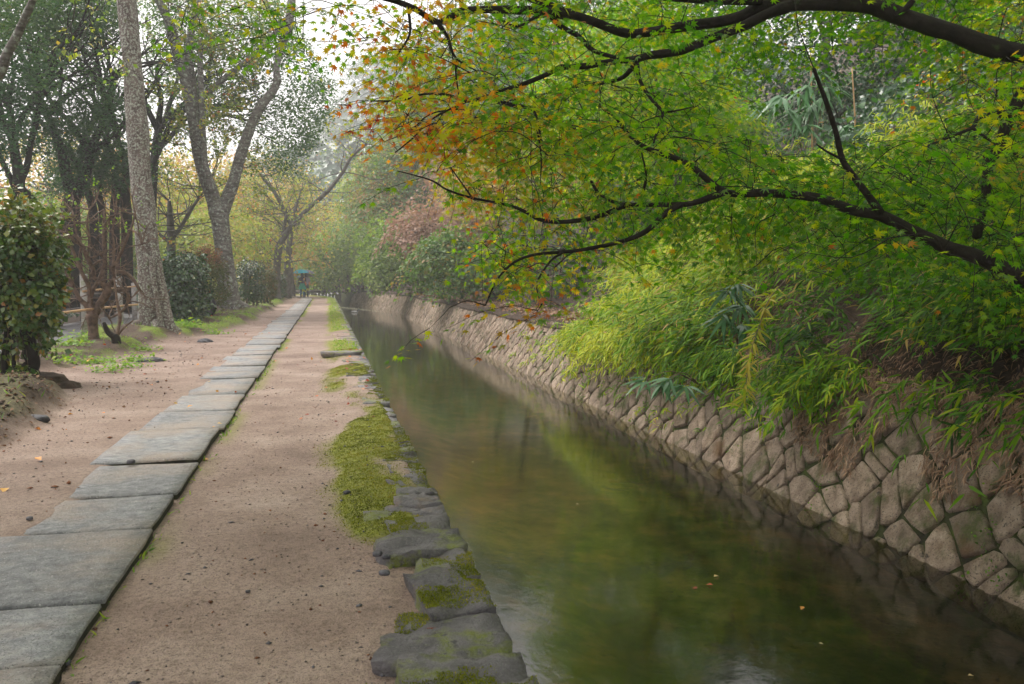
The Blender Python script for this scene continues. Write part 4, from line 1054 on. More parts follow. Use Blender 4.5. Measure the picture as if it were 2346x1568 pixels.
def fan(name, label, cat, base, tips, nl, size, tmu, mat, seed, tpl=wide, group=None, spread=.5):
    """several arching stems, each ending in a hand of long leaves"""
    g = np.random.default_rng(seed); base = np.asarray(base, float); t = thing(name, label, cat, base, group)
    P_, N_, H_, S_ = [], [], [], []
    for tp in tips:
        tp = np.asarray(tp, float); mid = base * .45 + tp * .55 + [0, 0, .15 * np.linalg.norm(tp - base)]
        V, F, T = tube([base, mid, tp], [.006, .005, .003], 5, 4); obj('stem', V, [F, T], M['pale_twig'], t)
        out = norm(tp - mid) * [1, 1, .2]
        for k in range(nl):
            a = g.uniform(-1.3, 1.3); c, s_ = math.cos(a), math.sin(a)
            hd = np.array([out[0] * c - out[1] * s_, out[0] * s_ + out[1] * c, -g.uniform(.1, 1.3)])
            P_.append(tp + g.normal(size=3) * .012); H_.append(hd); N_.append(norm([0, -.4, 1] + g.normal(size=3) * .25)); S_.append(size * g.uniform(.7, 1.2))
    blade_objs(t, P_, N_, H_, S_, np.clip(g.normal(tmu, .15, len(P_)), 0, 1), mat, tpl)
    return t
q = lambda u, v, Y_: P(u, v, Y_)
spray('bamboo_spray', 'yellow-lit bamboo spray hanging down in front of the dark hollow', 'bamboo', [q(1800, 640, 8.6), q(1760, 690, 8.2), q(1742, 740, 8.0), q(1722, 800, 7.8), q(1712, 860, 7.7), q(1700, 935, 7.6)], .006, 150, .15, .88, M['bamboo'], seed=5, droop=-.35, spread=.75)  # the light on this spray is put into its yellow leaf tint
fan('bamboo_plant', 'blue-green broad bamboo leaves drooping left of the yellow-lit spray', 'bamboo', q(1690, 790, 8.7), [q(1690, 652, 8.3), q(1668, 668, 8.3), q(1700, 700, 8.3), q(1660, 725, 8.3), q(1705, 745, 8.3)], 11, .30, .35, M['blue_bamboo'], 6)
fan('bamboo_plant', 'blue-green bamboo leaves hanging over the stone wall above the water', 'bamboo', q(1600, 880, 9.2), [q(1480, 872, 8.9), q(1515, 880, 8.8), q(1535, 870, 8.8), q(1570, 885, 8.8)], 9, .26, .5, M['blue_bamboo'], 7)
fan('bamboo_plant', 'dark bamboo leaves deep in the hollow right of the yellow-lit spray', 'bamboo', q(1860, 830, 9.6), [q(1830, 745, 9.2), q(1850, 760, 9.2), q(1870, 730, 9.2)], 9, .26, .15, M['blue_bamboo'], 8)
fan('bamboo_plant', 'tall plume of pale drooping bamboo leaves beside a bare pole on the slope', 'bamboo', q(1855, 430, 15.5), [q(1790, 225, 15), q(1830, 215, 15), q(1870, 165, 15), q(1880, 225, 15), q(1830, 260, 15), q(1800, 250, 15), q(1862, 245, 15), q(1850, 200, 15), q(1895, 200, 15), q(1775, 235, 15.2), q(1845, 290, 14.8)], 11, .62, .75, M['blue_bamboo'], 9, tpl=T_blade(.05, .35))
fan('bamboo_plant', 'small spreading bamboo leaves at the foot of the second bare pole', 'bamboo', q(1955, 400, 15.5), [q(1945, 285, 15), q(1975, 300, 15), q(1930, 290, 15)], 7, .5, .8, M['blue_bamboo'], 10, tpl=T_blade(.05, .3))
for (u0, v0, u1, v1, Yp, lb) in ((1860, 420, 1857, 122, 15.2, 'pale bare bamboo pole standing in the tall leaf plume'), (1960, 400, 1952, 158, 15.6, 'pale bare bamboo pole standing right of the tall leaf plume')):
    a = P(u0, v0, Yp); b = P(u1, v1, Yp); a[2] = min(a[2], H(a[0], a[1]) - .1)
    V, F, T = tube([a, a * .5 + b * .5 + [.03, 0, 0], b], [.020, .017, .012], 8, 6)
    tag(obj('bamboo_pole', V, [F, T], M['bamboo_pole'], None, origin=a), lb, 'pole', 'bare bamboo poles on the slope')

# ================================================================== LEFT SIDE: BIG TREES BY THE PATH
def GZ(x, y): return float(ground_z(np.array(x - float(bend(y))), np.array(float(y))))
def gp(u, v):
    """ground point under a picture point, on the planted strip"""
    p = G(u, v, .05); p[2] = GZ(p[0], p[1]); return p
def px_tube(mb, pts, Y_, k=4, n=12, rough=.14, seed=0, dy=None, cap=True):
    """pts: (u, v, width in picture points); Y_ depth (or list)"""
    Ys = np.full(len(pts), float(Y_)) if np.isscalar(Y_) else np.asarray(Y_, float)
    p = np.array([P(u, v, y) for (u, v, w), y in zip(pts, Ys)])
    f = project(p)[2]; r = np.array([w for _, _, w in pts]) / FPX * f / 2
    V, F, T = tube(p, r, n, k, rough=rough, seed=seed, cap=cap); mb.add(V, F, T); return p, r
def leaf_twigs(mb, tips, g, nl, size, tmu, tsd, L=(.25, .7), droop=.5):
    p_, n_, h_, s_, t_ = [], [], [], [], []
    for (p, d, lv) in tips:
        for _ in range(2):
            ax = norm(np.array(d) + g.normal(size=3) * .5); l = g.uniform(*L); e = p + ax * l - [0, 0, .12 * l]
            mb.add(*tube([p, p * .5 + e * .5 + [0, 0, .04], e], [.007, .005, .003], 3, 2, cap=False))
            for k in range(nl):
                f = g.random(); p_.append(p * (1 - f) + e * f + g.normal(size=3) * .05)
                h_.append(ax + g.normal(size=3) * .6 + [0, 0, -droop]); n_.append(norm(g.normal(size=3) * .6 + [0, -.2, .7]))
                s_.append(size * g.uniform(.7, 1.2)); t_.append(np.clip(g.normal(tmu, tsd), 0, 1))
    return map(np.array, (p_, n_, h_, s_, t_))
# tree 1: lichened trunk
g = np.random.default_rng(101)
b1 = gp(350, 772); Y1 = b1[1]
t1 = thing('cherry_tree', 'nearest tall cherry tree with two stems and bark covered in pale lichen', 'tree', b1, 'cherry trees along the path')
mb = MB()
tr1 = [(u_, v_, w_ * .92) for u_, v_, w_ in [(352, 800, 84), (348, 772, 68), (345, 735, 55), (341, 660, 50), (339, 600, 48), (335, 540, 53), (330, 480, 55), (322, 400, 47), (318, 340, 49), (315, 300, 51), (309, 230, 47), (303, 150, 45), (296, 70, 45), (290, 0, 46), (284, -80, 44), (270, -200, 40), (262, -330, 30)]]
px_tube(mb, tr1, Y1, 6, 26, .14, 3)
mb.build('trunk', M['lichen_bark'], t1, smooth=True)
mb = MB(); px_tube(mb, [(402, 800, 46), (393, 772, 36), (383, 735, 29), (373, 680, 25), (362, 620, 22), (353, 570, 24), (346, 520, 26), (338, 480, 20)], Y1 - .12, 5, 16, .16, 4); mb.build('stem', M['lichen_bark'], t1, smooth=True)
mb = MB(); px_tube(mb, [(372, 765, 16), (362, 700, 12), (352, 640, 12), (348, 590, 14)], Y1 - .28, 5, 10, .3, 5); mb.build('root', M['lichen_bark'], t1, smooth=True)
for k, (a, ln) in enumerate(((-.4, .5), (.5, .6), (2.4, .5), (3.5, .55), (-1.3, .5))):
    mb = MB(); c0 = b1 + [.1, 0, .14]; e = b1 + [math.cos(a) * ln, math.sin(a) * ln, 0]; e[2] = GZ(e[0], e[1]) - .05
    mb.add(*tube([c0, c0 * .5 + e * .5 + [0, 0, .02], e], [.15, .10, .04], 8, 4, rough=.2)); mb.build('root', M['lichen_bark'], t1, smooth=True)
mb = MB(); tips = []
top1 = P(272, -200, Y1)
for k, d in enumerate(((.9, -.3, .5), (-.8, .2, .6), (.3, .9, .5), (-.3, -.9, .5), (.8, .5, .2), (-.9, -.4, .2))):
    limbs(mb, top1 + [0, 0, k * .1 - .3], d, 3.0, .085, 2, 300 + k, .6, .1, 3, 6, tips)
e = P(285, 120, Y1)     # a small leafy twig off the trunk
tips.append((P(280, 140, Y1 - .3), np.array([-.6, -.2, -.3]), 0)); tips.append((P(262, 150, Y1 - .3), np.array([-.3, -.2, -.8]), 0)); tips.append((P(275, 118, Y1 - .3), np.array([-.6, -.2, .1]), 0))
mb.add(*tube([P(300, 100, Y1 - .1), P(283, 118, Y1 - .3), P(262, 150, Y1 - .3)], [.014, .01, .006], 5, 3))
p_, n_, h_, s_, t_ = leaf_twigs(mb, tips, g, 9, .11, .4, .18)
mb.build('branches', M['grey_bark'], t1, smooth=True)['kind'] = 'stuff'
V, F, A = scatter(OVAL, p_, n_, h_, s_, t_); tag(obj('foliage', V, F, M['cherry_leaf'], t1, {'tint': A}), kind='stuff')

# tree 2: forked trunk
g = np.random.default_rng(102)
b2 = gp(530, 722); Y2 = b2[1]
t2 = thing('cherry_tree', 'forked cherry tree with grey lichen patches and thin yellowing leaves', 'tree', b2, 'cherry trees along the path')
mb = MB(); px_tube(mb, [(533, 745, 78), (531, 722, 62), (526, 690, 50), (520, 640, 42), (513, 580, 38), (507, 530, 38), (503, 500, 40), (497, 482, 42)], Y2, 5, 20, .12, 7); mb.build('trunk', M['cherry_bark'], t2, smooth=True)
sub = [([(500, 500, 34), (488, 455, 32), (472, 410, 30), (458, 365, 28), (450, 320, 27), (441, 270, 25), (430, 210, 25), (417, 155, 24), (400, 95, 24), (385, 45, 20), (362, 0, 16), (335, -50, 12)], 0),
       ([(506, 500, 32), (521, 455, 29), (536, 415, 26), (546, 375, 25), (562, 325, 24), (578, 280, 22), (600, 240, 22), (626, 208, 19), (638, 180, 17)], .25),
       ([(636, 190, 17), (634, 150, 14), (650, 90, 20), (664, 40, 20), (670, -30, 17), (672, -120, 13)], .25),
       ([(448, 310, 20), (446, 260, 20), (441, 190, 19), (432, 130, 17), (440, 60, 16), (452, 10, 15), (458, -60, 12)], .1),
       ([(487, 440, 16), (472, 400, 16), (468, 350, 13), (464, 290, 13), (462, 220, 14), (458, 150, 12), (462, 90, 10)], -.4),
       ([(447, 240, 12), (470, 218, 13), (500, 192, 14), (540, 160, 13), (580, 128, 12), (620, 88, 11), (650, 50, 10)], .6)]
tips = []
for k, (pp, dy) in enumerate(sub):
    mb = MB(); p, r = px_tube(mb, pp, Y2 + dy, 4, 12 if k < 2 else 9, .12, 20 + k); mb.build('limb', M['cherry_bark'], t2, smooth=True)
    for q in range(2, len(p)): tips.append((p[q], g.normal(size=3) + [0, 0, .3], 1))
mb = MB(); t3_ = []
for k, (p, d, l) in enumerate(list(tips)):
    if k % 1 == 0: limbs(mb, p, norm(d), g.uniform(.8, 1.6), .022, 1, 400 + k, .6, .15, 3, 5, t3_)
p_, n_, h_, s_, t_ = leaf_twigs(mb, t3_, g, 9, .13, .58, .22)
mb.build('twigs', M['grey_bark'], t2)['kind'] = 'stuff'
V, F, A = scatter(OVAL, p_, n_, h_, s_, t_); tag(obj('foliage', V, F, M['cherry_leaf'], t2, {'tint': A}), kind='stuff')
for k, a in enumerate((-.3, .6, -1.2, 2.6)):
    mb = MB(); c0 = b2 + [0, 0, .15]; e = b2 + [math.cos(a) * .8, math.sin(a) * .8, 0]; e[2] = GZ(e[0], e[1]) - .05
    mb.add(*tube([c0, c0 * .5 + e * .5, e], [.2, .13, .04], 8, 4, rough=.2)); mb.build('root', M['cherry_bark'], t2, smooth=True)

# thinner cherry trees farther along
def path_tree(label, base_uv, Y_, stems, nl, tmu, seed, lsize=.13, mat='cherry_leaf', bark='grey_bark', sub=4, base=None):
    g = np.random.default_rng(seed)
    b = P(base_uv[0], base_uv[1], Y_) if base is None else np.array(base, float)
    t = thing('cherry_tree', label, 'tree', b, 'cherry trees along the path')
    tips = []
    for k, (pp, dy) in enumerate(stems):
        mb = MB(); p, r = px_tube(mb, pp, Y_ + dy, 3, 9, .1, seed + k); mb.build('trunk' if k == 0 else 'limb', M[bark], t, smooth=True)
        for q in range(1 if k else max(2, len(p) - 2), len(p)):
            for _ in range(sub): tips.append((p[q], g.normal(size=3) * [1, 1, .5] + [0, 0, .5]))
    mb = MB(); tt = []
    for k, (p, d) in enumerate(tips): limbs(mb, p, norm(d), g.uniform(1.2, 2.4), .03, 1, seed * 31 + k, .6, .1, 3, 4, tt)
    p_, n_, h_, s_, t_ = leaf_twigs(mb, tt, g, nl, lsize, tmu, .2, L=(.3, .9))
    mb.build('twigs', M[bark], t)['kind'] = 'stuff'
    V, F, A = scatter(QUAD, p_, n_, h_, s_, t_); tag(obj('foliage', V, F, M[mat], t, {'tint': A}), kind='stuff')
path_tree('slender cherry tree whose long limb arches up over the path', (633, 690), 48, [([(633, 695, 24), (633, 650, 18), (635, 600, 17), (640, 562, 18)], 0), ([(640, 562, 15), (660, 530, 14), (685, 500, 11), (715, 470, 10), (750, 440, 9), (785, 395, 8), (805, 360, 7), (840, 330, 6)], 0), ([(640, 562, 9), (650, 525, 8), (656, 490, 7)], .3), ([(668, 520, 9), (650, 480, 9), (628, 440, 8), (600, 405, 7)], .5)], 4, .62, 51)
path_tree('cherry tree with brown bark close behind the slender one', (655, 682), 54, [([(656, 684, 26), (657, 640, 17), (659, 590, 15), (664, 550, 12), (670, 500, 9), (690, 440, 6)], 0), ([(659, 590, 9), (648, 550, 8), (640, 520, 6)], 0)], 5, .62, 52)
path_tree('cherry tree beside the person in the yellow top', (668, 676), 60, [([(667, 678, 20), (665, 630, 15), (663, 580, 13), (668, 530, 9), (680, 480, 7)], 0)], 5, .62, 53)
path_tree('small cherry tree across the road with one limb rising to the right', (392, 700), 36, [([(390, 720, 28), (390, 650, 22), (392, 590, 20), (392, 550, 19), (390, 505, 16), (388, 460, 8)], 0), ([(395, 548, 10), (415, 520, 9), (432, 490, 9), (455, 455, 6), (475, 430, 4)], 0), ([(388, 555, 9), (375, 545, 8), (358, 530, 5)], 0)], 4, .66, 54)
path_tree('pale cherry tree with low spreading limbs between the hedges and the person', (575, 690), 62, [([(560, 690, 14), (565, 640, 12), (572, 600, 10)], 0), ([(572, 600, 8), (590, 585, 7), (610, 560, 5)], 0), ([(565, 620, 8), (600, 600, 6), (640, 575, 4)], 1)], 7, .7, 55, .17, 'maple_far')

# the near limb crossing the upper left corner
g = np.random.default_rng(77)
bL = np.array([-7.2, 10.5, 0]); 
tl = thing('cherry_tree', 'cherry tree outside the left edge with a pale limb crossing the upper left corner', 'tree', bL, 'cherry trees along the path')
mb = MB(); px_tube(mb, [(-60, 230, 30), (0, 165, 24), (15, 125, 21), (38, 85, 19), (58, 40, 17), (76, 0, 15), (95, -60, 13)], 11, 5, 12, .16, 9)
mb.build('limb', M['cherry_bark'], tl, smooth=True)
mb = MB(); q0 = P(-60, 230, 11)
mb.add(*tube([bL - [0, 0, .2], bL + [.1, 0, 1.5], q0], [.28, .2, .09], 12, 4, rough=.15)); mb.build('trunk', M['cherry_bark'], tl, smooth=True)
mb = MB(); tips = []
for k in range(7): limbs(mb, P(95 + 8 * k, -60 - 8 * k, 11), (g.normal(), g.normal(), .6), 2.0, .03, 1, 800 + k, .6, .1, 3, 4, tips)
p_, n_, h_, s_, t_ = leaf_twigs(mb, tips, g, 5, .10, .6, .2)
mb.build('twigs', M['grey_bark'], tl)['kind'] = 'stuff'
V, F, A = scatter(OVAL, p_, n_, h_, s_, t_); tag(obj('foliage', V, F, M['cherry_leaf'], tl, {'tint': A}), kind='stuff')

# dark spreading maples across the road
def dark_tree(label, base_px, Y_, stems, seed, pads, tint=.45):
    g = np.random.default_rng(seed)
    b = P(base_px, 640, Y_); b[2] = -.1
    t = thing('maple_tree', label, 'maple tree', b, 'dark maples across the road')
    u0, w0 = stems[0][0][0], stems[0][0][2]
    tips = []
    for k, pp in enumerate(stems):
        mb = MB()
        if pp[0][1] >= 495: pp = [(pp[0][0] + 2, 715, pp[0][2] * 1.5), (pp[0][0] + 1, 640, pp[0][2] * 1.15)] + pp
        p, r = px_tube(mb, pp, Y_ + g.uniform(-.5, .5) * (k > 0), 4, 9, .14, seed + k); mb.build('trunk' if k == 0 else 'limb', M['dark_bark'], t, smooth=True)
        tips.append((p[-1], norm(p[-1] - p[-2]), r[-1]))
    mb = MB(); tt = []
    for k, (p, d, r) in enumerate(tips):
        for q in range(3): limbs(mb, p, norm(d + g.normal(size=3) * .4), g.uniform(1.6, 3.0), max(r, .03), 2, seed * 13 + k * 5 + q, .55, .05, 3, 5, tt)
    mb.build('twigs', M['dark_bark'], t)['kind'] = 'stuff'
    ub = np.array(pads[0]); n = pads[1]      # outline in the picture as columns u, top, bottom; number of leaves
    uu = g.uniform(ub[0, 0], ub[-1, 0], n * 4); v0 = np.interp(uu, ub[:, 0], ub[:, 1]); v1 = np.interp(uu, ub[:, 0], ub[:, 2])
    vv = v0 + (v1 - v0) * g.random(n * 4); yy = Y_ + g.uniform(-3.0, 3.0, n * 4)
    pos = np.array([P(a, b_, c) for a, b_, c in zip(uu, vv, yy)])
    lay = fbm(pos[:, 0] * .75 + pos[:, 1] * .5 + seed, pos[:, 2] * 2.1 + pos[:, 1] * .35, seed, 4)
    thr = np.interp(vv, [-80, 110, 170, 330, 400, 480], [.32, .34, .43, .47, .45, .50]) + (.04 if seed == 64 else 0)
    edge = np.minimum(np.minimum(1, (v1 - vv) / 50), np.clip((ub[-1, 0] - uu) / 70, 0, 1)); k = (lay > thr + .20 * (1 - edge)) & (g.random(len(pos)) < .9); pos = pos[k][:n]; lay = lay[k][:n]; vv = vv[k][:n]
    m_ = len(pos); pos = pos + g.normal(size=(m_, 3)) * [.22, .2, .12]
    tv = np.clip(g.normal(tint, .12, m_) + (fbm(pos[:, 0] * .8, pos[:, 2] * 1.5, seed + 3) - .5) * .6 + .22 * sstep(300, 60, vv) - .1, 0, 1)
    V, F, A = scatter(QUAD, pos, norm(g.normal(size=(m_, 3)) * .5 + [0, -.15, .9]), rdir(m_) + [0, 0, -.3], g.uniform(.07, .135, m_), tv)
    tag(obj('foliage', V, F, M['dark_maple'], t, {'tint': A}), kind='stuff')
dark_tree('dark maple nearest the left edge with a stem splitting low', 42, 26,
  [[(42, 500, 30), (40, 450, 27), (42, 400, 26), (34, 350, 22), (30, 320, 18)], [(45, 420, 16), (62, 380, 14), (70, 330, 14), (85, 270, 12), (92, 210, 10)], [(38, 440, 16), (20, 400, 12), (0, 360, 12), (-15, 320, 10)], [(48, 430, 15), (75, 455, 13), (85, 480, 14), (98, 520, 12), (100, 560, 10)], [(30, 320, 14), (50, 270, 12), (70, 240, 10)]],
  61, ([(-90, -90, 380), (0, -90, 400), (60, -90, 400), (130, -90, 300)], 20000))
dark_tree('dark maple with a thick slanting stem forking above the bare shrub', 165, 29,
  [[(160, 500, 46), (165, 460, 36), (185, 425, 24), (203, 380, 22), (210, 340, 20), (228, 300, 18), (240, 270, 14)], [(165, 460, 30), (152, 400, 26), (140, 350, 20), (125, 300, 18), (108, 260, 16), (90, 220, 12)], [(203, 345, 14), (180, 310, 13), (160, 280, 12), (140, 262, 10)], [(112, 262, 13), (145, 225, 12), (190, 200, 11), (240, 185, 8)], [(210, 350, 12), (240, 325, 12), (270, 300, 10)], [(108, 260, 10), (120, 240, 9), (80, 170, 7)]],
  62, ([(80, -90, 330), (150, -90, 330), (230, -90, 340), (300, -90, 350)], 24000), .5)
dark_tree('dark maple with slanting mossy stems right of the thick stem', 235, 31,
  [[(215, 500, 20), (205, 450, 18), (195, 420, 16), (180, 380, 15)], [(235, 495, 16), (225, 440, 16), (232, 390, 12)], [(262, 500, 22), (265, 440, 20), (262, 380, 14), (250, 340, 12), (245, 300, 10)], [(290, 500, 24), (285, 440, 22), (288, 380, 16), (270, 320, 12)]],
  63, ([(120, 330, 450), (200, 330, 470), (300, 330, 480), (345, 330, 470)], 9000), .4)
dark_tree('dark maple behind the lichened trunk with long level limbs', 345, 34,
  [[(345, 500, 22), (350, 420, 20), (355, 350, 18), (362, 300, 16)], [(355, 350, 14), (385, 320, 12), (410, 290, 10)], [(350, 340, 12), (390, 262, 10), (430, 255, 8)], [(340, 400, 14), (400, 265, 12), (430, 230, 8)]],
  64, ([(330, -90, 440), (400, -90, 400), (480, -90, 380), (560, -90, 400), (640, 0, 430), (700, 90, 400), (735, 150, 290), (765, 215, 240)], 34000), .62)

# pale autumn trees beyond
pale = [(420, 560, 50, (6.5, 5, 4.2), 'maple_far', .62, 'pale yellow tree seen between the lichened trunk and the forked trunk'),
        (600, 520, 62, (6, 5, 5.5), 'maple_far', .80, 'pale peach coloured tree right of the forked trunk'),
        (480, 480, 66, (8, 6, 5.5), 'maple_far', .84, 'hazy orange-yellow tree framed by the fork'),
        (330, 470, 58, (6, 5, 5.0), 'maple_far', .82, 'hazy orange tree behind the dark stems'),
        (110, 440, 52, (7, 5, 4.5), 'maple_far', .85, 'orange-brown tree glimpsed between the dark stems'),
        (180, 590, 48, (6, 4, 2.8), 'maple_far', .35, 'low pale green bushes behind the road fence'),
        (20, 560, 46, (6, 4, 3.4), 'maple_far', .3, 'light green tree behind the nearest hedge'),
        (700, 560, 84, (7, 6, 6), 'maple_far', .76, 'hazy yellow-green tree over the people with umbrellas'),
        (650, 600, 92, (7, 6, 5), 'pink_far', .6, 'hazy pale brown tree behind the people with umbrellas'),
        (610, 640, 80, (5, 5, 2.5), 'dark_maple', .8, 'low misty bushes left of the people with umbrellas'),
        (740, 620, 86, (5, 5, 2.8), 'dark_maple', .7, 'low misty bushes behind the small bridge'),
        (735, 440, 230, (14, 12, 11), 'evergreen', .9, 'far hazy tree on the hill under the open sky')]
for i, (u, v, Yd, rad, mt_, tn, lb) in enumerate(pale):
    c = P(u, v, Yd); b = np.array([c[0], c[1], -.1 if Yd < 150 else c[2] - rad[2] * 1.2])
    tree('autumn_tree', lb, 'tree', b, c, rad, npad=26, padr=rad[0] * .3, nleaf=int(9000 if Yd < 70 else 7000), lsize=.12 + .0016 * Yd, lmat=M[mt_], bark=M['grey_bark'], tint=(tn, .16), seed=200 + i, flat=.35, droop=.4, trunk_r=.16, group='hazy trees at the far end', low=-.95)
# the misty hill far beyond the bend
X, Y, F = grid(np.linspace(-260, 260, 70), np.linspace(135, 330, 40))
def far_z(x, y): return np.interp(x * 235 / np.maximum(y, 200), [-260, -60, -20, -3, 5, 14, 34, 260], [12, 13, 17, 24, 33, 46, 62, 62]) * sstep(135, 232, y) + 3 * (fbm(x * .03, y * .03, 5) - .5) - 1
tag(obj('far_hill', np.stack([X, Y, far_z(X, Y)], 1), F, M['soil'], smooth=True), kind='structure')
g = np.random.default_rng(56); n = 42000; y = 150 + 110 * g.random(n) ** .7; x = g.uniform(-120, 120, n)
cx, cyy = np.floor(x / 9) * 9 + 4.5, np.floor(y / 9) * 9 + 4.5
cx = cx + 3 * (_h(cx.astype(int), cyy.astype(int), 1) - .5); dome = np.clip(1 - ((x - cx) ** 2 + (y - cyy) ** 2) / 32, 0, 1) ** .5
pos = np.stack([x, y, far_z(x, y) + dome * (7 + 6 * _h(np.round(cx).astype(int), cyy.astype(int), 4)) * g.uniform(.7, 1.05, n)], 1)
V, F, A = scatter(QUAD, pos, norm(np.array([-.2, -.6, .8]) + g.normal(size=(n, 3)) * .5), rdir(n), g.uniform(.9, 2.0, n), np.clip(_h(np.round(cx).astype(int), cyy.astype(int), 9) * .8 + g.normal(0, .1, n), 0, 1))
tag(obj('far_woodland', V, F, M['evergreen'], None, {'tint': A}), kind='stuff')
# woods that cover the far hill and the back of the scene
g = np.random.default_rng(55)
n = 30000
y = 95 + 90 * g.random(n); x = 4 + 100 * g.random(n) ** 1.1
hz = hill_z(x, y)
cx, cyy = np.floor(x / 6) * 6 + 3, np.floor(y / 7) * 7 + 3
dome = np.clip(1 - ((x - cx) ** 2 + (y - cyy) ** 2) / 16, 0, 1) ** .5
z = hz + dome * (4.5 + 3 * _h(cx.astype(int), cyy.astype(int), 4)) * g.uniform(.75, 1.05, n)
pos = np.stack([x + bend(y), y, z], 1)
V, F, A = scatter(QUAD, pos, norm(np.array([-.3, -.6, .8]) + g.normal(size=(n, 3)) * .5), rdir(n), g.uniform(.9, 1.8, n), np.clip(_h(cx.astype(int), cyy.astype(int), 9) * .8 + g.normal(0, .1, n), 0, 1))
tag(obj('far_woods', V, F, M['evergreen'], None, {'tint': A}), kind='stuff')
n = 9000; x = -120 + 116 * g.random(n); y = 70 + 60 * g.random(n)
cx = np.floor(x / 7) * 7 + 3; dome = np.clip(1 - (x - cx) ** 2 / 14, 0, 1) ** .5
z = -.1 + .02 * np.clip(-x - 12, 0, 200) + g.random(n) * (3 + 4.5 * dome)
pos = np.stack([x + .3 * bend(y), y, z], 1)
V, F, A = scatter(QUAD, pos, norm(np.array([0, -.8, .6]) + g.normal(size=(n, 3)) * .5), rdir(n), g.uniform(.5, 1.1, n), np.clip(_h(cx.astype(int), cx.astype(int), 9) * .5 + .3 + g.normal(0, .1, n), 0, 1))
tag(obj('distant_woods', V, F, M['maple_far'], None, {'tint': A}), kind='stuff')

# ================================================================== HEDGE SHRUBS
def hedge(label, u0, u1, vt, vb, Y_, n, lsize, lmat, tint, seed, dep=1.1, tpl=OVAL, top_tint=None, stems=3, boxy=2.6, bark='dark_bark', vs=None, stem_r=.035, low_gap=0.0):
    """clipped bush between picture columns u0..u1, top vt, stems standing at vb"""
    g = np.random.default_rng(seed)
    c0 = P((u0 + u1) / 2, vb, Y_); c0[2] = GZ(c0[0], c0[1])
    t = thing('hedge_shrub', label, 'shrub', c0, 'clipped shrubs along the path')
    a, b_ = P(u0, vt, Y_), P(u1, vt, Y_)
    rx = (b_[0] - a[0]) / 2; top = a[2]; bot = P(u0, vs or vb, Y_)[2]
    rz = (top - bot) / 2; c = np.array([(a[0] + b_[0]) / 2, Y_, (top + bot) / 2])
    mb = MB()
    for k in range(stems):
        x_ = c[0] + rx * .55 * (k - (stems - 1) / 2) / max(1, stems / 2) + g.normal() * .05; y_ = Y_ + g.normal() * .12
        p0 = np.array([x_, y_, GZ(x_, y_) - .1]); tt = []
        e = p0 + [g.normal() * .12, g.normal() * .1, (c[2] - p0[2])]
        mb.add(*tube([p0, p0 * .6 + e * .4 + g.normal(size=3) * .05, e], [stem_r * 1.3, stem_r, stem_r * .7], 7, 4, rough=.2))
        limbs(mb, e, (g.normal() * .5, g.normal() * .5, 1), rz * .9, stem_r * .6, 2, seed * 3 + k, .7, .1, 3, 4, tt)
    if stems: mb.build('stem', M[bark], t, smooth=True)
    kc = max(60, n // 11)
    q = g.normal(size=(kc, 3)); q = np.sign(q) * np.abs(q) ** .8; tuft = 1 + .22 * (g.random((kc, 1)) < .3) * g.random((kc, 1))
    q = q / (np.sum(np.abs(q) ** boxy, 1, keepdims=True) ** (1 / boxy))
    shell = q * (1 - .5 * g.random((kc, 1)) ** 1.6)
    lump = 1 + (.42 if stems == 0 else .28) * (fbm(q[:, 0] * 2.4 + seed, q[:, 2] * 2.4 + q[:, 1] * 1.7, seed, 3) - .5) * 2
    pos = c + shell * tuft * [rx, dep / 2, rz] * lump[:, None]
    jj = g.integers(0, kc, n); off = rdir(n) * (g.random((n, 1)) ** .5) * lsize * 1.1
    cpos = pos; pos = pos[jj] + off; q = q[jj]
    nr = norm(q * [.6, .6, .5] + g.normal(size=(n, 3)) * .55 + [0, 0, .55])
    tv = np.clip(g.normal(tint[0], tint[1], n) + (fbm(pos[:, 0] * 4, pos[:, 2] * 4, seed) - .5) * .35, 0, 1)
    if top_tint is not None:
        w = sstep(.25, .9, q[:, 2]) * (g.random(n) < .8); tv = tv * (1 - w) + w * np.clip(g.normal(top_tint, .12, n), 0, 1)
    ok = pos[:, 2] > ground_z(pos[:, 0], pos[:, 1]) + .02
    if vs: ok &= ~((pos[:, 2] < bot + rz * .35) & (g.random(n) < .4))
    if lsize > .07 and stems == 0:
        mt_ = MB(); inner_ = c + (cpos - c) * .72
        for a_p, b_p in zip(inner_, cpos): mt_.add(*tube([a_p, b_p], [.006, .002], 3, 1, cap=False))
        mt_.build('twigs', M['pale_twig'], t)['kind'] = 'stuff'
    V, F, A = scatter(tpl, pos[ok], nr[ok], (off / lsize + q * .7 + g.normal(size=(n, 3)) * .3)[ok], (g.uniform(.7, 1.25, n) * lsize)[ok], tv[ok])
    tag(obj('foliage', V, F, M[lmat], t, {'tint': A}), kind='stuff')
    return t
hedge('large near shrub with reddish top leaves at the left edge of the picture', -70, 138, 470, 858, 11.2, 9500, .078, 'near_shrub', (.55, .17), 71, dep=1.0, top_tint=.76, stems=0, boxy=2.8, vs=805)
bS = P(50, 858, 11.0); bS[2] = GZ(bS[0], bS[1])
s1 = [o for o in bpy.data.objects if o.name.startswith('hedge_shrub')][-1]
for pts in ([(70, 866, 40), (68, 845, 38), (78, 835, 24), (70, 810, 32), (62, 760, 30), (58, 700, 20), (66, 640, 14), (70, 560, 9)], [(12, 870, 20), (10, 830, 18), (16, 780, 15), (22, 700, 13), (30, 600, 9)], [(34, 866, 10), (30, 800, 9), (36, 740, 7)], [(-30, 870, 22), (-26, 780, 18), (-10, 640, 12)], [(70, 620, 8), (72, 560, 7), (66, 500, 5)]):
    mb = MB(); px_tube(mb, pts, 11.0, 4, 10, .2, len(pts)); mb.build('stem', M['dark_bark'], s1, smooth=True)
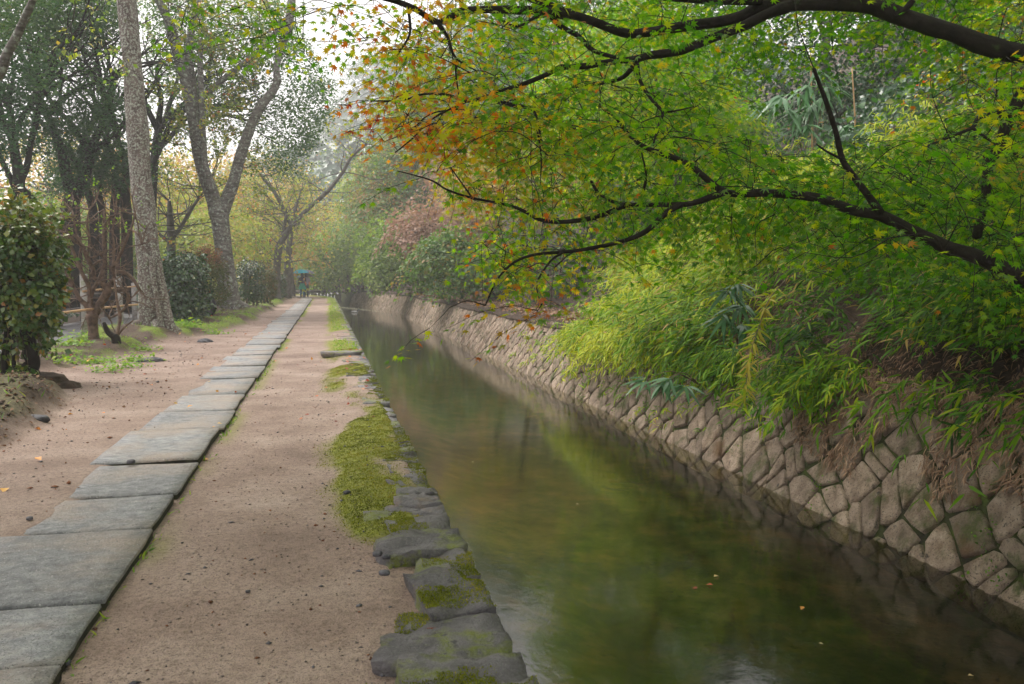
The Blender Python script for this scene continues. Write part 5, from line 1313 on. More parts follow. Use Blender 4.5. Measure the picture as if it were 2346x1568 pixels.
hedge('glossy dark green camellia shrub right of the lichened trunk', 366, 470, 588, 742, 24.5, 5200, .105, 'camellia', (.42, .16), 72, dep=1.5, stems=2, boxy=3.0, vs=735)
hedge('shrub with brown-red top and bare lower stems behind the glossy camellia shrub', 410, 520, 570, 730, 28.0, 9000, .06, 'azalea', (.35, .15), 73, dep=1.7, tpl=QUAD, top_tint=.88, stems=3, boxy=3.0, vs=712)
hedge('twiggy rounded shrub right of the forked cherry trunk', 545, 603, 600, 706, 36.5, 3800, .085, 'camellia', (.40, .16), 74, dep=1.6, stems=3, boxy=2.8, vs=700, bark='pale_twig')
hedge('brownish clipped shrub just beyond the twiggy rounded shrub', 590, 630, 612, 702, 40.5, 3800, .08, 'azalea', (.45, .2), 75, dep=1.6, tpl=QUAD, stems=2, boxy=2.8, vs=696)
hedge('narrow dark shrub between the slender cherry trees', 631, 652, 628, 688, 51, 1800, .10, 'camellia', (.45, .16), 76, dep=1.2, tpl=QUAD, stems=2, boxy=3, vs=686)
hedge('low reddish shrub in front of the cherry tree with brown bark', 640, 662, 640, 684, 55, 1500, .10, 'azalea', (.7, .16), 77, dep=1.2, tpl=QUAD, stems=2, boxy=3, vs=682)
# bare pruned shrub
g = np.random.default_rng(81)
b3 = gp(217, 796); Y3 = b3[1]
t3 = thing('pruned_shrub', 'bare pruned shrub with pale knobbly twisting branches and a few fresh leaves', 'shrub', b3)
mb = MB(); px_tube(mb, [(222, 806, 30), (217, 790, 25), (214, 760, 22), (212, 740, 24), (212, 722, 30)], Y3, 4, 12, .2, 2); mb.build('trunk', M['pale_twig'], t3, smooth=True)
big_ = [[(208, 725, 14), (198, 700, 12), (182, 685, 10), (172, 665, 9), (160, 640, 8), (148, 620, 6)],
        [(210, 725, 15), (207, 690, 12), (204, 655, 10), (190, 630, 9), (178, 600, 8), (160, 560, 7), (143, 530, 6), (135, 500, 4)],
        [(214, 725, 20), (228, 700, 18), (240, 680, 19), (247, 665, 19), (240, 655, 12), (228, 648, 9)],
        [(207, 680, 12), (215, 660, 10), (228, 640, 9), (240, 600, 8), (238, 560, 8), (237, 520, 7), (240, 480, 4)],
        [(216, 640, 11), (212, 615, 11), (200, 590, 10), (190, 565, 9), (175, 555, 7), (150, 540, 5)],
        [(245, 660, 9), (262, 635, 8), (258, 615, 9), (268, 600, 8), (285, 560, 7), (300, 525, 5), (310, 490, 4)],
        [(262, 622, 8), (285, 625, 9), (305, 640, 8), (320, 665, 7)],
        [(262, 665, 8), (290, 668, 8), (293, 690, 7), (278, 715, 6), (250, 730, 4)],
        [(205, 615, 7), (225, 600, 6), (240, 595, 5)], [(190, 565, 6), (178, 545, 6), (170, 510, 4), (165, 485, 3)],
        [(200, 590, 6), (205, 550, 6), (200, 510, 5), (205, 480, 3)], [(258, 615, 6), (262, 570, 6), (258, 530, 5), (265, 490, 3)], [(300, 525, 4), (318, 540, 4), (325, 560, 3)], [(172, 665, 5), (160, 655, 5), (148, 660, 4)], [(237, 520, 5), (250, 500, 4), (275, 488, 3)]]
tips = []; mt3 = MB()
for k, pp in enumerate(big_):
    dy = g.uniform(-.35, .35)
    Ys = Y3 + dy * np.linspace(0, 1, len(pp)); mb = MB(); p, r = px_tube(mb, pp, Ys, 4, 7, .22, 90 + k); mb.build('branch', M['pale_twig'], t3, smooth=True)
    for q in range(1, len(p)):
        for _ in range(2 if q < len(p) - 1 else 4): limbs(mt3, p[q], norm(g.normal(size=3) + [0, 0, .3]), g.uniform(.22, .6), .013, 2, 1000 + k * 50 + q * 5 + _, .8, .2, 2, 4, tips, .5)
mt3.build('twigs', M['pale_twig'], t3)['kind'] = 'stuff'
tp = np.array([t[0] for t in tips]); uu, vv, ff = project(tp); sel = tp[(vv < 530) & (g.random(len(tp)) < .09)]
pos = np.repeat(sel, 3, 0) + g.normal(size=(len(sel) * 3, 3)) * .02
V, F, A = scatter(OVAL, pos, rdir(len(pos)) + [0, -.3, .6], rdir(len(pos)) + [0, 0, .3], g.uniform(.03, .07, len(pos)), np.clip(g.normal(.6, .15, len(pos)), 0, 1))
obj('foliage', V, F, M['grass'], t3, {'tint': A})['kind'] = 'stuff'
# two-pronged stump
b4 = gp(268, 806)
t4 = thing('stump', 'short dark two-pronged stump beside the bare pruned shrub', 'stump', b4)
mb = MB(); px_tube(mb, [(272, 812, 32), (268, 795, 22), (266, 778, 20), (262, 768, 18)], b4[1], 4, 10, .2, 1); px_tube(mb, [(262, 772, 14), (250, 764, 12), (243, 752, 12), (238, 740, 8)], b4[1], 4, 8, .2, 2); mb.build('stump_body', M['dark_bark'], t4, smooth=True)
mb = MB(); px_tube(mb, [(266, 775, 8), (272, 750, 7), (275, 725, 8), (268, 690, 6), (262, 640, 4)], b4[1], 4, 6, .2, 3); px_tube(mb, [(268, 772, 5), (285, 750, 4), (305, 735, 3)], b4[1], 3, 5, .2, 3); mb.build('shoot', M['pale_twig'], t4, smooth=True)

# ================================================================== FENCES AND ROADSIDE
fn = thing('roadside_fence', 'low fence of stone posts joined by a thin bamboo rail beside the road', 'fence', G(197, 792, 0))
posts = [(197, 790, 16, 631), (276, 757, 14, 636), (91, 838, 18, 640), (309, 740, 11, 650)]
for (u, vb, w, vt) in posts:
    a = G(u, vb, -.02); f = project(a)[2][0]; h = (vb - vt) / FPX * f; wd = w / FPX * f
    V, F = box((a[0], a[1], h / 2 - .1), (wd, wd, h + .2), .2, .015); obj('post', V, F, M['post'], fn, origin=a)
mb = MB()
pr = [P(80, 728, 12.5), P(147, 717, 14.2), P(201, 710, 16.0), P(264, 703, 18.8), P(318, 698, 21)]
mb.add(*tube(pr, np.full(5, .022), 7, 3)); mb.build('rail', M['bamboo_pole'], fn, smooth=True)
mb = MB(); mb.add(*tube([P(190, 668, 16.2), P(258, 661, 19.2), P(318, 656, 22)], np.full(3, .018), 7, 3)); mb.build('rail', M['bamboo_pole'], fn, smooth=True)
f2 = thing('wooden_fence', 'dark wooden post and rail fence on the far side of the road', 'fence', G(152, 748, -.05))
Pp = []
for k in range(9):
    y_ = 14.0 + 3.0 * k; x_ = -7.25; Pp.append((x_, y_))
    V, F = box((x_, y_, .42), (.26, .26, 1.05), 0, .03); obj('post', V, F, M['dark_wood'], f2, origin=(x_, y_, 0))
for z in (.74, .34):
    mb = MB(); mb.add(*tube([(x_, y_, z) for x_, y_ in Pp], np.full(len(Pp), .07), 8, 1, rough=.1)); mb.build('rail', M['dark_wood'], f2, smooth=True)
# low dark wall of clipped shrubs behind that fence
n = 9000; g = np.random.default_rng(91); y = 12 + 34 * g.random(n); x = -8.3 - .9 * g.random(n); z = -.1 + .85 * g.random(n) ** .8
V, F, A = scatter(QUAD, np.stack([x, y, z], 1), norm([.5, -.5, .5] + g.normal(size=(n, 3)) * .5), rdir(n), g.uniform(.06, .13, n), np.clip(g.normal(.3, .2, n), 0, 1))
hd = obj('hedge', V, F, M['evergreen'], None, {'tint': A}, origin=(-8.7, 20, 0)); tag(hd, 'low dark hedge running behind the wooden fence across the road', 'hedge')
# white house glimpsed behind
hs = thing('house', 'white walled house with dark roof glimpsed behind the nearest shrub', 'house', (-19, 31, -.1))
M['white_wall'] = solid('white_wall', [(.3, (.62, .62, .64)), (.7, (.74, .74, .75))], 2, .8, .1); M['roof_tile'] = solid('roof_tile', [(.3, (.07, .07, .08)), (.7, (.14, .14, .15))], 3, .6, .3, 20)
M['dark_glass'] = solid('dark_glass', [(.3, (.03, .035, .04)), (.7, (.06, .065, .07))], 1, .1, 0, spec=.8)
V, F = box((-19, 34, 1.3), (9, 5, 2.8), 0, .02); obj('wall', V, F, M['white_wall'], hs)
rv = np.array([[-24, 31.2, 2.69], [-14, 31.2, 2.69], [-14, 36.8, 2.69], [-24, 36.8, 2.69], [-24, 34, 4.2], [-14, 34, 4.2]])
obj('roof', rv, [np.array([[0, 1, 5, 4], [2, 3, 4, 5], [3, 2, 1, 0]]), np.array([[0, 4, 3], [1, 2, 5]])], M['roof_tile'], hs)
for x_ in (-21.5, -18.5, -15.8):
    V, F = box((x_, 31.47, 1.2), (1.3, .08, 1.1)); w_ = obj('window', V, F, M['dark_glass'], hs, origin=(x_, 31.47, 1.2))
# tyre beside the shrubs
ty = P(466, 714, 26.5); th = np.linspace(0, 2 * math.pi, 17)[:-1]
V = []; 
for a in th:
    for q in np.linspace(0, 2 * math.pi, 9)[:-1]: V.append([(.27 + .10 * math.cos(q)) * math.cos(a), .10 * math.sin(q), (.27 + .10 * math.cos(q)) * math.sin(a)])
V = np.array(V) + [ty[0], ty[1], GZ(ty[0], ty[1]) + .33]; idx = np.arange(128).reshape(16, 8)
F = np.stack([idx, np.roll(idx, -1, 0), np.roll(np.roll(idx, -1, 0), -1, 1), np.roll(idx, -1, 1)], -1).reshape(-1, 4)
M['rubber'] = solid('rubber', [(.3, (.01, .01, .012)), (.7, (.025, .025, .028))], 10, .6, .2)
tag(obj('tyre', V, F, M['rubber'], None, smooth=True, origin=ty), 'round black tyre lying between the stems of the brown-topped shrub', 'tyre')

# ================================================================== BRIDGE, LOG STEPS AND FAR DETAILS
YB = 74.0
bl, br_ = P(672, 668, YB), P(782, 668, YB)
bz = P(700, 666, YB)[2]
bg_ = thing('footbridge', 'small wooden plank bridge across the far end of the canal', 'bridge', (bl[0], YB, bz))
V, F = box(((bl[0] + br_[0]) / 2, YB, bz - .10), (br_[0] - bl[0], 1.6, .20), 0, .02); obj('deck', V, F, M['dark_wood'], bg_)
n_ = 14
for k in range(n_):
    x_ = bl[0] + (k + .5) * (br_[0] - bl[0]) / n_
    V, F = box((x_, YB - .6, bz - .62), ((br_[0] - bl[0]) / n_ - .04, .06, .80), 0, .01); obj('plank', V, F, M['concrete'], bg_, origin=(x_, YB, bz - .6))
a = P(776, 668, YB - 1); b = P(776, 646, YB - 1)
V, F = box(((a + b) / 2), (.14, .14, b[2] - a[2] + .3), 0, .01); tag(obj('post', V, F, M['dark_wood'], None, origin=a), 'short dark post standing at the right end of the plank bridge', 'post')
lg = thing('log_steps', 'stacked log retaining steps on the slope right of the small bridge', 'steps', P(822, 663, 72))
for k in range(6):
    v_ = 661 - k * 4.5; a = P(806 + k * 1.5, v_, 72 + .3 * k); b = P(842 + k * 1.5, v_ - 2, 71 + .3 * k); mb = MB(); mb.add(*tube([a, b], [.085, .085], 8, 1)); mb.build('log', M['pale_twig'], lg, smooth=True)
tk = thing('leaning_trunk', 'bare leaning tree trunk left of the log steps', 'tree trunk', P(806, 664, 70))
mb = MB(); px_tube(mb, [(808, 668, 9), (802, 650, 7), (796, 636, 6), (792, 600, 5)], 70, 3, 8); mb.build('trunk', M['grey_bark'], tk, smooth=True)
# water bird
dk = P(812, 712, 57); dk = np.array([dk[0], dk[1], WATER])
du = thing('duck', 'small grey water bird floating below the far right wall', 'bird', dk)
V, F = lathe([(0.001, -.10), (.07, -.05), (.10, .0), (.085, .05), (.03, .09), (.001, .10)], 10)
V = V[:, [2, 1, 0]] * [2.3, 1.1, .9] + dk + [0, 0, .04]
V[:, 2] += .25 * np.clip(-(V[:, 0] - dk[0]) - .12, 0, 1)
M['feather'] = solid('feather', [(.3, (.25, .24, .25)), (.7, (.5, .49, .5))], 30, .8, .1); M['feather_dark'] = solid('feather_dark', [(.3, (.03, .04, .04)), (.7, (.07, .08, .08))], 30, .6, .1)
obj('body', V, F, M['feather'], du, smooth=True)
mb = MB(); mb.add(*tube([dk + [.17, 0, .06], dk + [.22, 0, .14], dk + [.24, 0, .19], dk + [.30, 0, .18], dk + [.36, 0, .16]], [.045, .035, .05, .035, .012], 8, 3)); mb.build('head', M['feather_dark'], du, smooth=True)

# ================================================================== PEOPLE
def cmat(name, c, rough=.8):
    return solid(name, [(.3, tuple(v * .85 for v in c)), (.7, c)], 20, rough, .15, 60)
def body(parent, joints, edges, rad, mats, name='body'):
    """one continuous skin over a posed skeleton"""
    me = bpy.data.meshes.new(name); base = LOC[parent.name]
    me.from_pydata([tuple(np.array(j) ) for j in joints], edges, []); me.materials.append(mats)
    o = bpy.data.objects.new(name, me); COL.objects.link(o); o.parent = parent
    md = o.modifiers.new('skin', 'SKIN'); sv = me.skin_vertices[0].data
    for i, r in enumerate(rad): sv[i].radius = (r, r) if np.isscalar(r) else r
    sv[0].use_root = True; md.use_smooth_shade = True
    sb = o.modifiers.new('sub', 'SUBSURF'); sb.levels = 1; sb.render_levels = 2
    LOC[o.name] = base; return o
def person(label, base, h=1.6, shirt=(.05, .05, .08), trouser=(.05, .1, .25), hair=(.02, .015, .012), skirt=None, face=(0, 1), arm_up=1, bag=None, step=.10):
    """standing figure, about h tall, facing direction `face` (x, y)"""
    t = thing('person', label, 'person', base)
    s = h / 1.65; fx, fy = norm(np.array(face, float)); rx, ry = fy, -fx
    def q(r, f, z): return (s * (r * rx + f * fx), s * (r * ry + f * fy), s * z)
    J = [q(0, 0, .92), q(0, 0, 1.10), q(0, 0, 1.30), q(0, .01, 1.42), q(0, .02, 1.50), q(0, .03, 1.60),      # 0-5 pelvis..head
         q(-.09, 0, .86), q(-.10, step, .48), q(-.10, step * .6, .08), q(-.10, step * .6 + .12, .03),
         q(.09, 0, .86), q(.10, -step * .5, .48), q(.10, -step, .09), q(.10, -step + .12, .03),
         q(-.17, 0, 1.37), q(-.22, 0, 1.10), q(-.20, .10, .90), q(-.19, .13, .82),
         q(.17, 0, 1.37), q(.22, .06, 1.12), q(.14, .24, 1.22 if arm_up else .92), q(.12, .28, 1.28 if arm_up else .84)]
    E = [(0, 1), (1, 2), (2, 3), (3, 4), (4, 5), (0, 6), (6, 7), (7, 8), (8, 9), (0, 10), (10, 11), (11, 12), (12, 13), (3, 14), (14, 15), (15, 16), (16, 17), (3, 18), (18, 19), (19, 20), (20, 21)]
    Rr = [(.14, .10), (.12, .09), (.15, .10), (.08, .07), .05, (.085, .10), .085, .06, .045, .04, .085, .06, .045, .04, .06, .045, .035, .03, .06, .045, .035, .03]
    skin = cmat('skin', (.55, .36, .27), .6)
    b = body(t, J, E, [tuple(x * s for x in r) if isinstance(r, tuple) else r * s for r in Rr], skin)
    LB = np.array(base)
    def lf(name, prof, mat, cx=0, cf=0, flat=.7, n=14):
        V, F = lathe(prof, n); V = V * [1, flat, 1]
        W = np.column_stack([V[:, 0] * rx + V[:, 1] * fx, V[:, 0] * ry + V[:, 1] * fy, V[:, 2]]) * s + np.array(q(cx, cf, 0)) + LB
        return obj(name, W, F, mat, t, smooth=True)
    def sl(name, pts, rad, mat, n=10):
        V, F, T = tube([np.array(q(*p)) + LB for p in pts], [r * s for r in rad], n, 3); return obj(name, V, [F, T], mat, t, smooth=True)
    sm = cmat('shirt', shirt); tm = cmat('trousers', trouser); hm = cmat('hair', hair, .5); shoe = cmat('shoe', (.03, .03, .035), .5)
    lf('jacket', [(.17, .84), (.18, .90), (.165, 1.02), (.17, 1.15), (.20, 1.30), (.19, 1.38), (.12, 1.44), (.06, 1.47)], sm)
    sl('sleeve', [(-.17, 0, 1.38), (-.23, 0, 1.10), (-.20, .10, .91)], [.075, .06, .05], sm); sl('sleeve', [(.17, 0, 1.38), (.23, .06, 1.12), (.15, .22, 1.21 if arm_up else .93)], [.075, .06, .05], sm)
    sl('trouser_leg', [(-.09, 0, .92), (-.10, step, .50), (-.10, step * .6, .09)], [.11, .085, .07], tm); sl('trouser_leg', [(.09, 0, .92), (.10, -step * .5, .50), (.10, -step, .10)], [.11, .085, .07], tm)
    for r_, f_ in ((-.10, step * .6), (.10, -step)): sl('shoe', [(r_, f_ - .06, .045), (r_, f_ + .08, .04), (r_, f_ + .17, .03)], [.05, .05, .03], shoe, 8)
    lf('hair', [(.03, 1.36), (.10, 1.42), (.115, 1.55), (.11, 1.66), (.07, 1.73), (.001, 1.745)], hm, 0, -.015, .95)
    sl('nose', [(0, .11, 1.60), (0, .135, 1.58)], [.012, .014], skin, 6)
    if skirt: lf('skirt', [(.27, .56), (.25, .68), (.20, .84), (.17, .98)], cmat('skirt', skirt), 0, 0, .8, 18)
    if bag: sl('shoulder_bag', [(.20, .02, 1.05), (.23, .05, .95), (.22, .06, .86)], [.05, .08, .07], cmat('bag', bag))
    return t, [LB + np.array(q(.12, .28, 1.28)), q]
def umbrella(label, hand, top, rad, col, col2=None, clear=False, tilt=(0, 0)):
    t = thing('umbrella', label, 'umbrella', hand)
    m1 = cmat('cloth', col, .5); 
    n = 8; hand = np.array(hand, float); top = np.array(top, float); ax = norm(top - hand)
    V = []; F = []; mi = []
    u_ = norm(np.cross(ax, [0, 1, 0])); w_ = np.cross(ax, u_)
    rings = [(0, 0), (.35, .05), (.7, .20), (1.0, .48)]
    k = 16; Vs = [top]
    for r, d in rings[1:]:
        for j in range(k):
            a = 2 * math.pi * j / k; rr = r * (1 if j % 2 == 0 else .95)
            Vs.append(top + rad * (rr * (u_ * math.cos(a) + w_ * math.sin(a)) - d * ax))
    F3 = [[0, 1 + j, 1 + (j + 1) % k] for j in range(k)]; F4 = []
    for r in range(2):
        for j in range(k): F4.append([1 + r * k + j, 1 + (r + 1) * k + j, 1 + (r + 1) * k + (j + 1) % k, 1 + r * k + (j + 1) % k])
    mats = [m1]; mi = None
    o = obj('canopy', np.array(Vs), [np.array(F4), np.array(F3)], mats, t)
    V, F, T = tube([hand - ax * .12, top + ax * .06], [.010, .008], 6, 1); obj('shaft', V, [F, T], cmat('shaft', (.3, .3, .32), .3), t)
    V, F, T = tube([hand - ax * .12, hand - ax * .2, hand - ax * .22 + u_ * .05], [.014, .014, .012], 6, 3); obj('handle', V, [F, T], cmat('handle', (.05, .04, .04), .4), t)
    for j in range(8):
        a = 2 * math.pi * j / 8; pt = [top - ax * .01, top + rad * (.7 * (u_ * math.cos(a) + w_ * math.sin(a)) - .21 * ax), top + rad * (1.0 * (u_ * math.cos(a) + w_ * math.sin(a)) - .49 * ax)]
        V, F, T = tube(pt, [.006, .005, .004], 4, 2); obj('rib', V, [F, T], cmat('rib', (.3, .3, .3), .3) if j == 0 else bpy.data.materials['rib'], t)
    return t
YP = 62.0
def foot(u, v, Y_): p = P(u, v, Y_); return np.array([p[0], p[1], .01])
pA = foot(693, 679, YP); tA, _ = person('person seen from behind in a dark jacket, green skirt and blue jeans', pA, 1.60, (.03, .03, .05), (.03, .12, .30), skirt=(.02, .36, .26), bag=(.6, .2, .1))
pB = foot(702, 679, YP + .25); tB, _ = person('person in a grey top and dark trousers beside the green skirt', pB, 1.62, (.30, .27, .33), (.03, .04, .07), bag=(.55, .25, .18))
pC = foot(671, 672, YP + 3.2); tC, _ = person('person in a pale yellow top with a dark bag, half hidden by tree trunks', pC, 1.55, (.75, .62, .36), (.06, .10, .14), face=(.5, -.8), bag=(.04, .04, .05))
umbrella('bright blue umbrella held over the person with the green skirt', P(690, 640, YP - .1), P(688, 617.5, YP - .1), .56, (.03, .50, .75))
umbrella('grey-violet umbrella beside the bright blue one', P(703, 641, YP + .4), P(704, 618.5, YP + .4), .52, (.20, .19, .30))
umbrella('dull teal umbrella behind the bright blue one', P(681, 650, YP + 2.5), P(681, 631, YP + 2.5), .42, (.10, .22, .28))
umbrella('pale see-through umbrella carried at the grey top person\'s side', P(707, 652, YP + .6), P(706, 628, YP + .6), .40, (.42, .38, .44))
umbrella('red umbrella over the person in the pale yellow top', P(672, 648, YP + 3.1), P(674, 627.5, YP + 3.1), .38, (.75, .06, .12))
umbrella('white and pink umbrella left of the red one', P(666, 648, YP + 4), P(667, 624, YP + 4), .30, (.85, .65, .66))

# ================================================================== SMALL THINGS ON THE GROUND
fallen_me = {}
def fleaf(p, kind, t, s, label, group, tilt=.25, seed=0, name='fallen_leaf'):
    g = np.random.default_rng(seed)
    key = (kind, round(t, 2))
    if key not in fallen_me:
        V, F = (MAPLE if kind == 'maple' else OVAL); V = V.copy(); V[:, 2] += .18 * np.abs(V[:, 0]) + .12 * (V[:, 1] - .4) ** 2
        fallen_me[key] = make_mesh('fallen_leaf', V, F, M['fallen'], {'tint': np.full(len(V), t)})
    o = bpy.data.objects.new(name, fallen_me[key]); COL.objects.link(o)
    n = norm(np.array([0, 0, 1.0]) + g.normal(size=3) * tilt); h = g.normal(size=3); h = norm(h - n * np.dot(h, n)); b = np.cross(h, n)
    o.matrix_world = Matrix(((b[0] * s, h[0] * s, n[0] * s, p[0]), (b[1] * s, h[1] * s, n[1] * s, p[1]), (b[2] * s, h[2] * s, n[2] * s, p[2]), (0, 0, 0, 1)))
    return tag(o, label, 'leaf', group)
def on_path(u, v):
    p = G(u, v, 0); x = p[0] - float(bend(p[1])); z = GZ(p[0], p[1])
    if -1.5 < x < -.88: z = .018
    if x > .2: z = max(z, .03)
    p = G(u, v, z); p[2] = z + .008; return p
solo = [(13, 1122, 'oval', .8, .075, 'curled orange-yellow leaf at the left edge of the sandy path'),
        (168, 951, 'oval', .75, .06, 'orange-yellow leaf on the sand below the dark earth mound'),
        (95, 1058, 'oval', .7, .07, 'orange-brown leaf left of the pale paving slabs'),
        (92, 985, 'maple', .62, .045, 'upright orange leaf at the foot of the earth bank'),
        (628, 828, 'maple', .42, .06, 'bright red leaf standing beside the slab edge'),
        (656, 800, 'maple', .5, .05, 'orange-red leaf farther along beside the slab edge'),
        (715, 827, 'oval', .72, .06, 'orange leaf in the middle of the sandy lane'),
        (765, 954, 'maple', .2, .05, 'dark red leaf lying on the bright moss'),
        (796, 927, 'maple', .25, .04, 'dark red leaf on a grey coping stone'),
        (797, 913, 'maple', .22, .035, 'small dark red leaf on the upper coping stone'),
        (450, 838, 'oval', .7, .06, 'flat orange-brown leaf on the dirt left of the slabs'),
        (466, 822, 'oval', .55, .05, 'small orange leaf on the dirt near the bank'),
        (768, 1812 * .782, 'oval', .8, .02, 'tiny yellow leaf near the coping'),
        (985, 1445, 'maple', .15, .035, 'dark red leaf on the mossy corner stone')]
for i, (u, v, k, t, s, lb) in enumerate(solo[:12] + solo[13:]):
    fleaf(on_path(u, v), k, t, s, lb, None, .5, i)
g = np.random.default_rng(303)
zones = [('oval', .6, .05, 12, (150, 560), (850, 1080), 'small orange-brown leaf scattered on the dirt left of the slabs', 'leaves scattered on the dirt left of the slabs'),
         ('maple', .15, .035, 16, (600, 780), (740, 1010), 'small dark red leaf scattered on the sandy lane', 'dark red leaves on the sandy lane'),
         ('maple', .25, .045, 14, (775, 850), (775, 900), 'reddish leaf lying among the dry coping stones', 'reddish leaves among the coping stones'),
         ('oval', .55, .06, 26, (400, 640), (690, 800), 'orange-brown leaf lying on the planted strip under the hedges', 'leaves under the hedges'),
         ('oval', .5, .06, 14, (60, 400), (790, 860), 'brown leaf lying among the green ground plants', 'leaves among the ground plants')]
for zi, (k, t, s, n, ur, vr, lb, gp_) in enumerate(zones):
    for i in range(n): fleaf(on_path(g.uniform(*ur), g.uniform(*vr)), k, round(float(np.clip(t + g.choice([-.15, 0, .15, .3]), 0, 1)), 2), s * g.uniform(.8, 1.3), lb, gp_, .4, 400 + zi * 50 + i)
for i, (u, v, t, s, lb) in enumerate([(1635, 1322, .95, .055, 'pale yellow leaf floating above the two red ones'), (1634, 1341, .35, .05, 'long orange-red leaf floating just below the pale yellow one'), (1597, 1347, .12, .04, 'small pinkish red leaf floating left of the orange-red one'),
      (1875, 1474, 1.0, .03, 'tiny white petal floating on the dark water'), (2217, 1548, .95, .035, 'yellow-green leaf floating near the bottom edge'), (1319, 1155, 1.0, .03, 'tiny pale leaf floating in mid canal'), (1083, 1059, 1.0, .04, 'small white leaf floating near the left bank'), (1840, 1390, .7, .05, 'sunken amber leaf right of the red ones')]):
    p = G(u, v, WATER + .006); fleaf(p, 'oval' if t > .3 else 'maple', round(t, 2), s, lb, None, .03, 700 + i)
M['litter_bit'] = solid('litter_bit', [(.3, (.06, .025, .015)), (.6, (.2, .08, .04)), (.8, (.35, .2, .1))], 60, .8, 0, tintvar=.4)
# specks of charcoal-dark grit and pebbles
def grit(n, xr, yr, sz, mat, name, seed, zf, fy=1.6, tpl=None, cond=None):
    g = np.random.default_rng(seed)
    y = yr[0] + (yr[1] - yr[0]) * g.random(n) ** fy; x = g.uniform(xr[0], xr[1], n)
    if cond is not None: k = cond(x, y); x, y = x[k], y[k]; n = len(x)
    oct_ = np.array([[1, 0, 0], [0, 1, 0], [-1, 0, 0], [0, -1, 0], [0, 0, .7], [0, 0, -.5]]); of = np.array([[0, 1, 4], [1, 2, 4], [2, 3, 4], [3, 0, 4], [1, 0, 5], [2, 1, 5], [3, 2, 5], [0, 3, 5]])
    s = sz[0] + (sz[1] - sz[0]) * g.random(n) ** 3
    a = g.uniform(0, 6.28, n); ca, sa = np.cos(a), np.sin(a)
    O = oct_[None] * (1 + .3 * g.normal(size=(n, 6, 1))) * np.stack([g.uniform(.7, 1.4, n), g.uniform(.5, 1, n), g.uniform(.5, .9, n)], 1)[:, None] * s[:, None, None]
    V = np.stack([O[..., 0] * ca[:, None] - O[..., 1] * sa[:, None] + (x + bend(y))[:, None], O[..., 0] * sa[:, None] + O[..., 1] * ca[:, None] + y[:, None], O[..., 2] + (zf(x, y) + s * .2)[:, None]], -1)
    F = (of[None] + (np.arange(n) * 6)[:, None, None]).reshape(-1, 3)
    tag(obj(name, V.reshape(-1, 3), F, M[mat], None, {'tint': np.repeat(g.random(n), 6)}), kind='stuff')
grit(5000, (-.86, .35), (1.9, 16), (.002, .008), 'pebble', 'lane_grit', 1, ground_z)
grit(420, (-.80, .40), (2, 12), (.005, .016), 'rock_dark', 'dark_gravel', 2, ground_z, cond=lambda x, y: (g.random(len(x)) < .25) | (x > -.1))
grit(2600, (-4.3, -1.55), (3.5, 18), (.003, .012), 'pebble', 'path_grit', 3, ground_z)
grit(500, (-4.3, -1.9), (3.5, 16), (.006, .025), 'rock_dark', 'dark_crumbs', 4, ground_z, cond=lambda x, y: verge(x - .35, y) < .99)
for i, (u, v, s, lb) in enumerate([(864, 1276, .026, 'dark grey pebble in the sand near the coping'), (885, 1283, .022, 'pale grey flat pebble right of the dark one'), (881, 1320, .026, 'jagged black stone near the mossy coping'), (568, 1361, .012, 'small black stone in the middle of the lane'), (795, 1133, .024, 'dark stone at the edge of the moss'), (68, 1193, .02, 'small black lump on the sand left of the slabs'), (300, 1063, .03, 'black clod beside the pale slab'), (150, 1527, .02, 'black stone at the broken slab corner')]):
    p = on_path(u, v); V, F = rock((p[0], p[1], p[2] + s * .2), s * 1.5, s * 1.2, s * .8, 500 + i, 5, .8); tag(obj('pebble', V, F, M['rock_dark'], None, {'tint': np.full(len(V), g.random())}, origin=p), lb, 'pebble')
grit(900, (-4.2, -.9), (2.5, 30), (.008, .022), 'litter_bit', 'path_debris', 5, lambda x, y: ground_z(x, y) + .004)
grit(500, (-.85, .5), (2, 30), (.006, .016), 'litter_bit', 'lane_debris', 6, ground_z)
grit(5200, (-4.6, -2.0), (5.5, 13), (.006, .035), 'soil', 'earth_clods', 7, ground_z, fy=1.2, cond=lambda x, y: verge(x + .02, y) > .6)
# moss tufts
g = np.random.default_rng(61)
n = 190000; y = 1.6 + 14 * g.random(n) ** 1.5; x = g.uniform(-.15, .62, n); mm = moss_amt(x, y); k = g.random(n) < mm * .9; x, y = x[k], y[k]; n = len(x)
V, F, A = scatter(T_quad(.3), np.stack([x, y, ground_z(x, y) - .002], 1), norm(np.stack([g.normal(size=n), g.normal(size=n) - .6, .5 + 0 * x], 1)), norm(np.array([0, 0, 1.0]) + g.normal(size=(n, 3)) * .5), g.uniform(.005, .012, n), np.clip(g.normal(.5, .2, n) + 1.6 * (fbm(x * 6, y * 6, 5) - .5), 0, 1))
tag(obj('moss', V, F, M['moss'], None, {'tint': A}), kind='stuff')
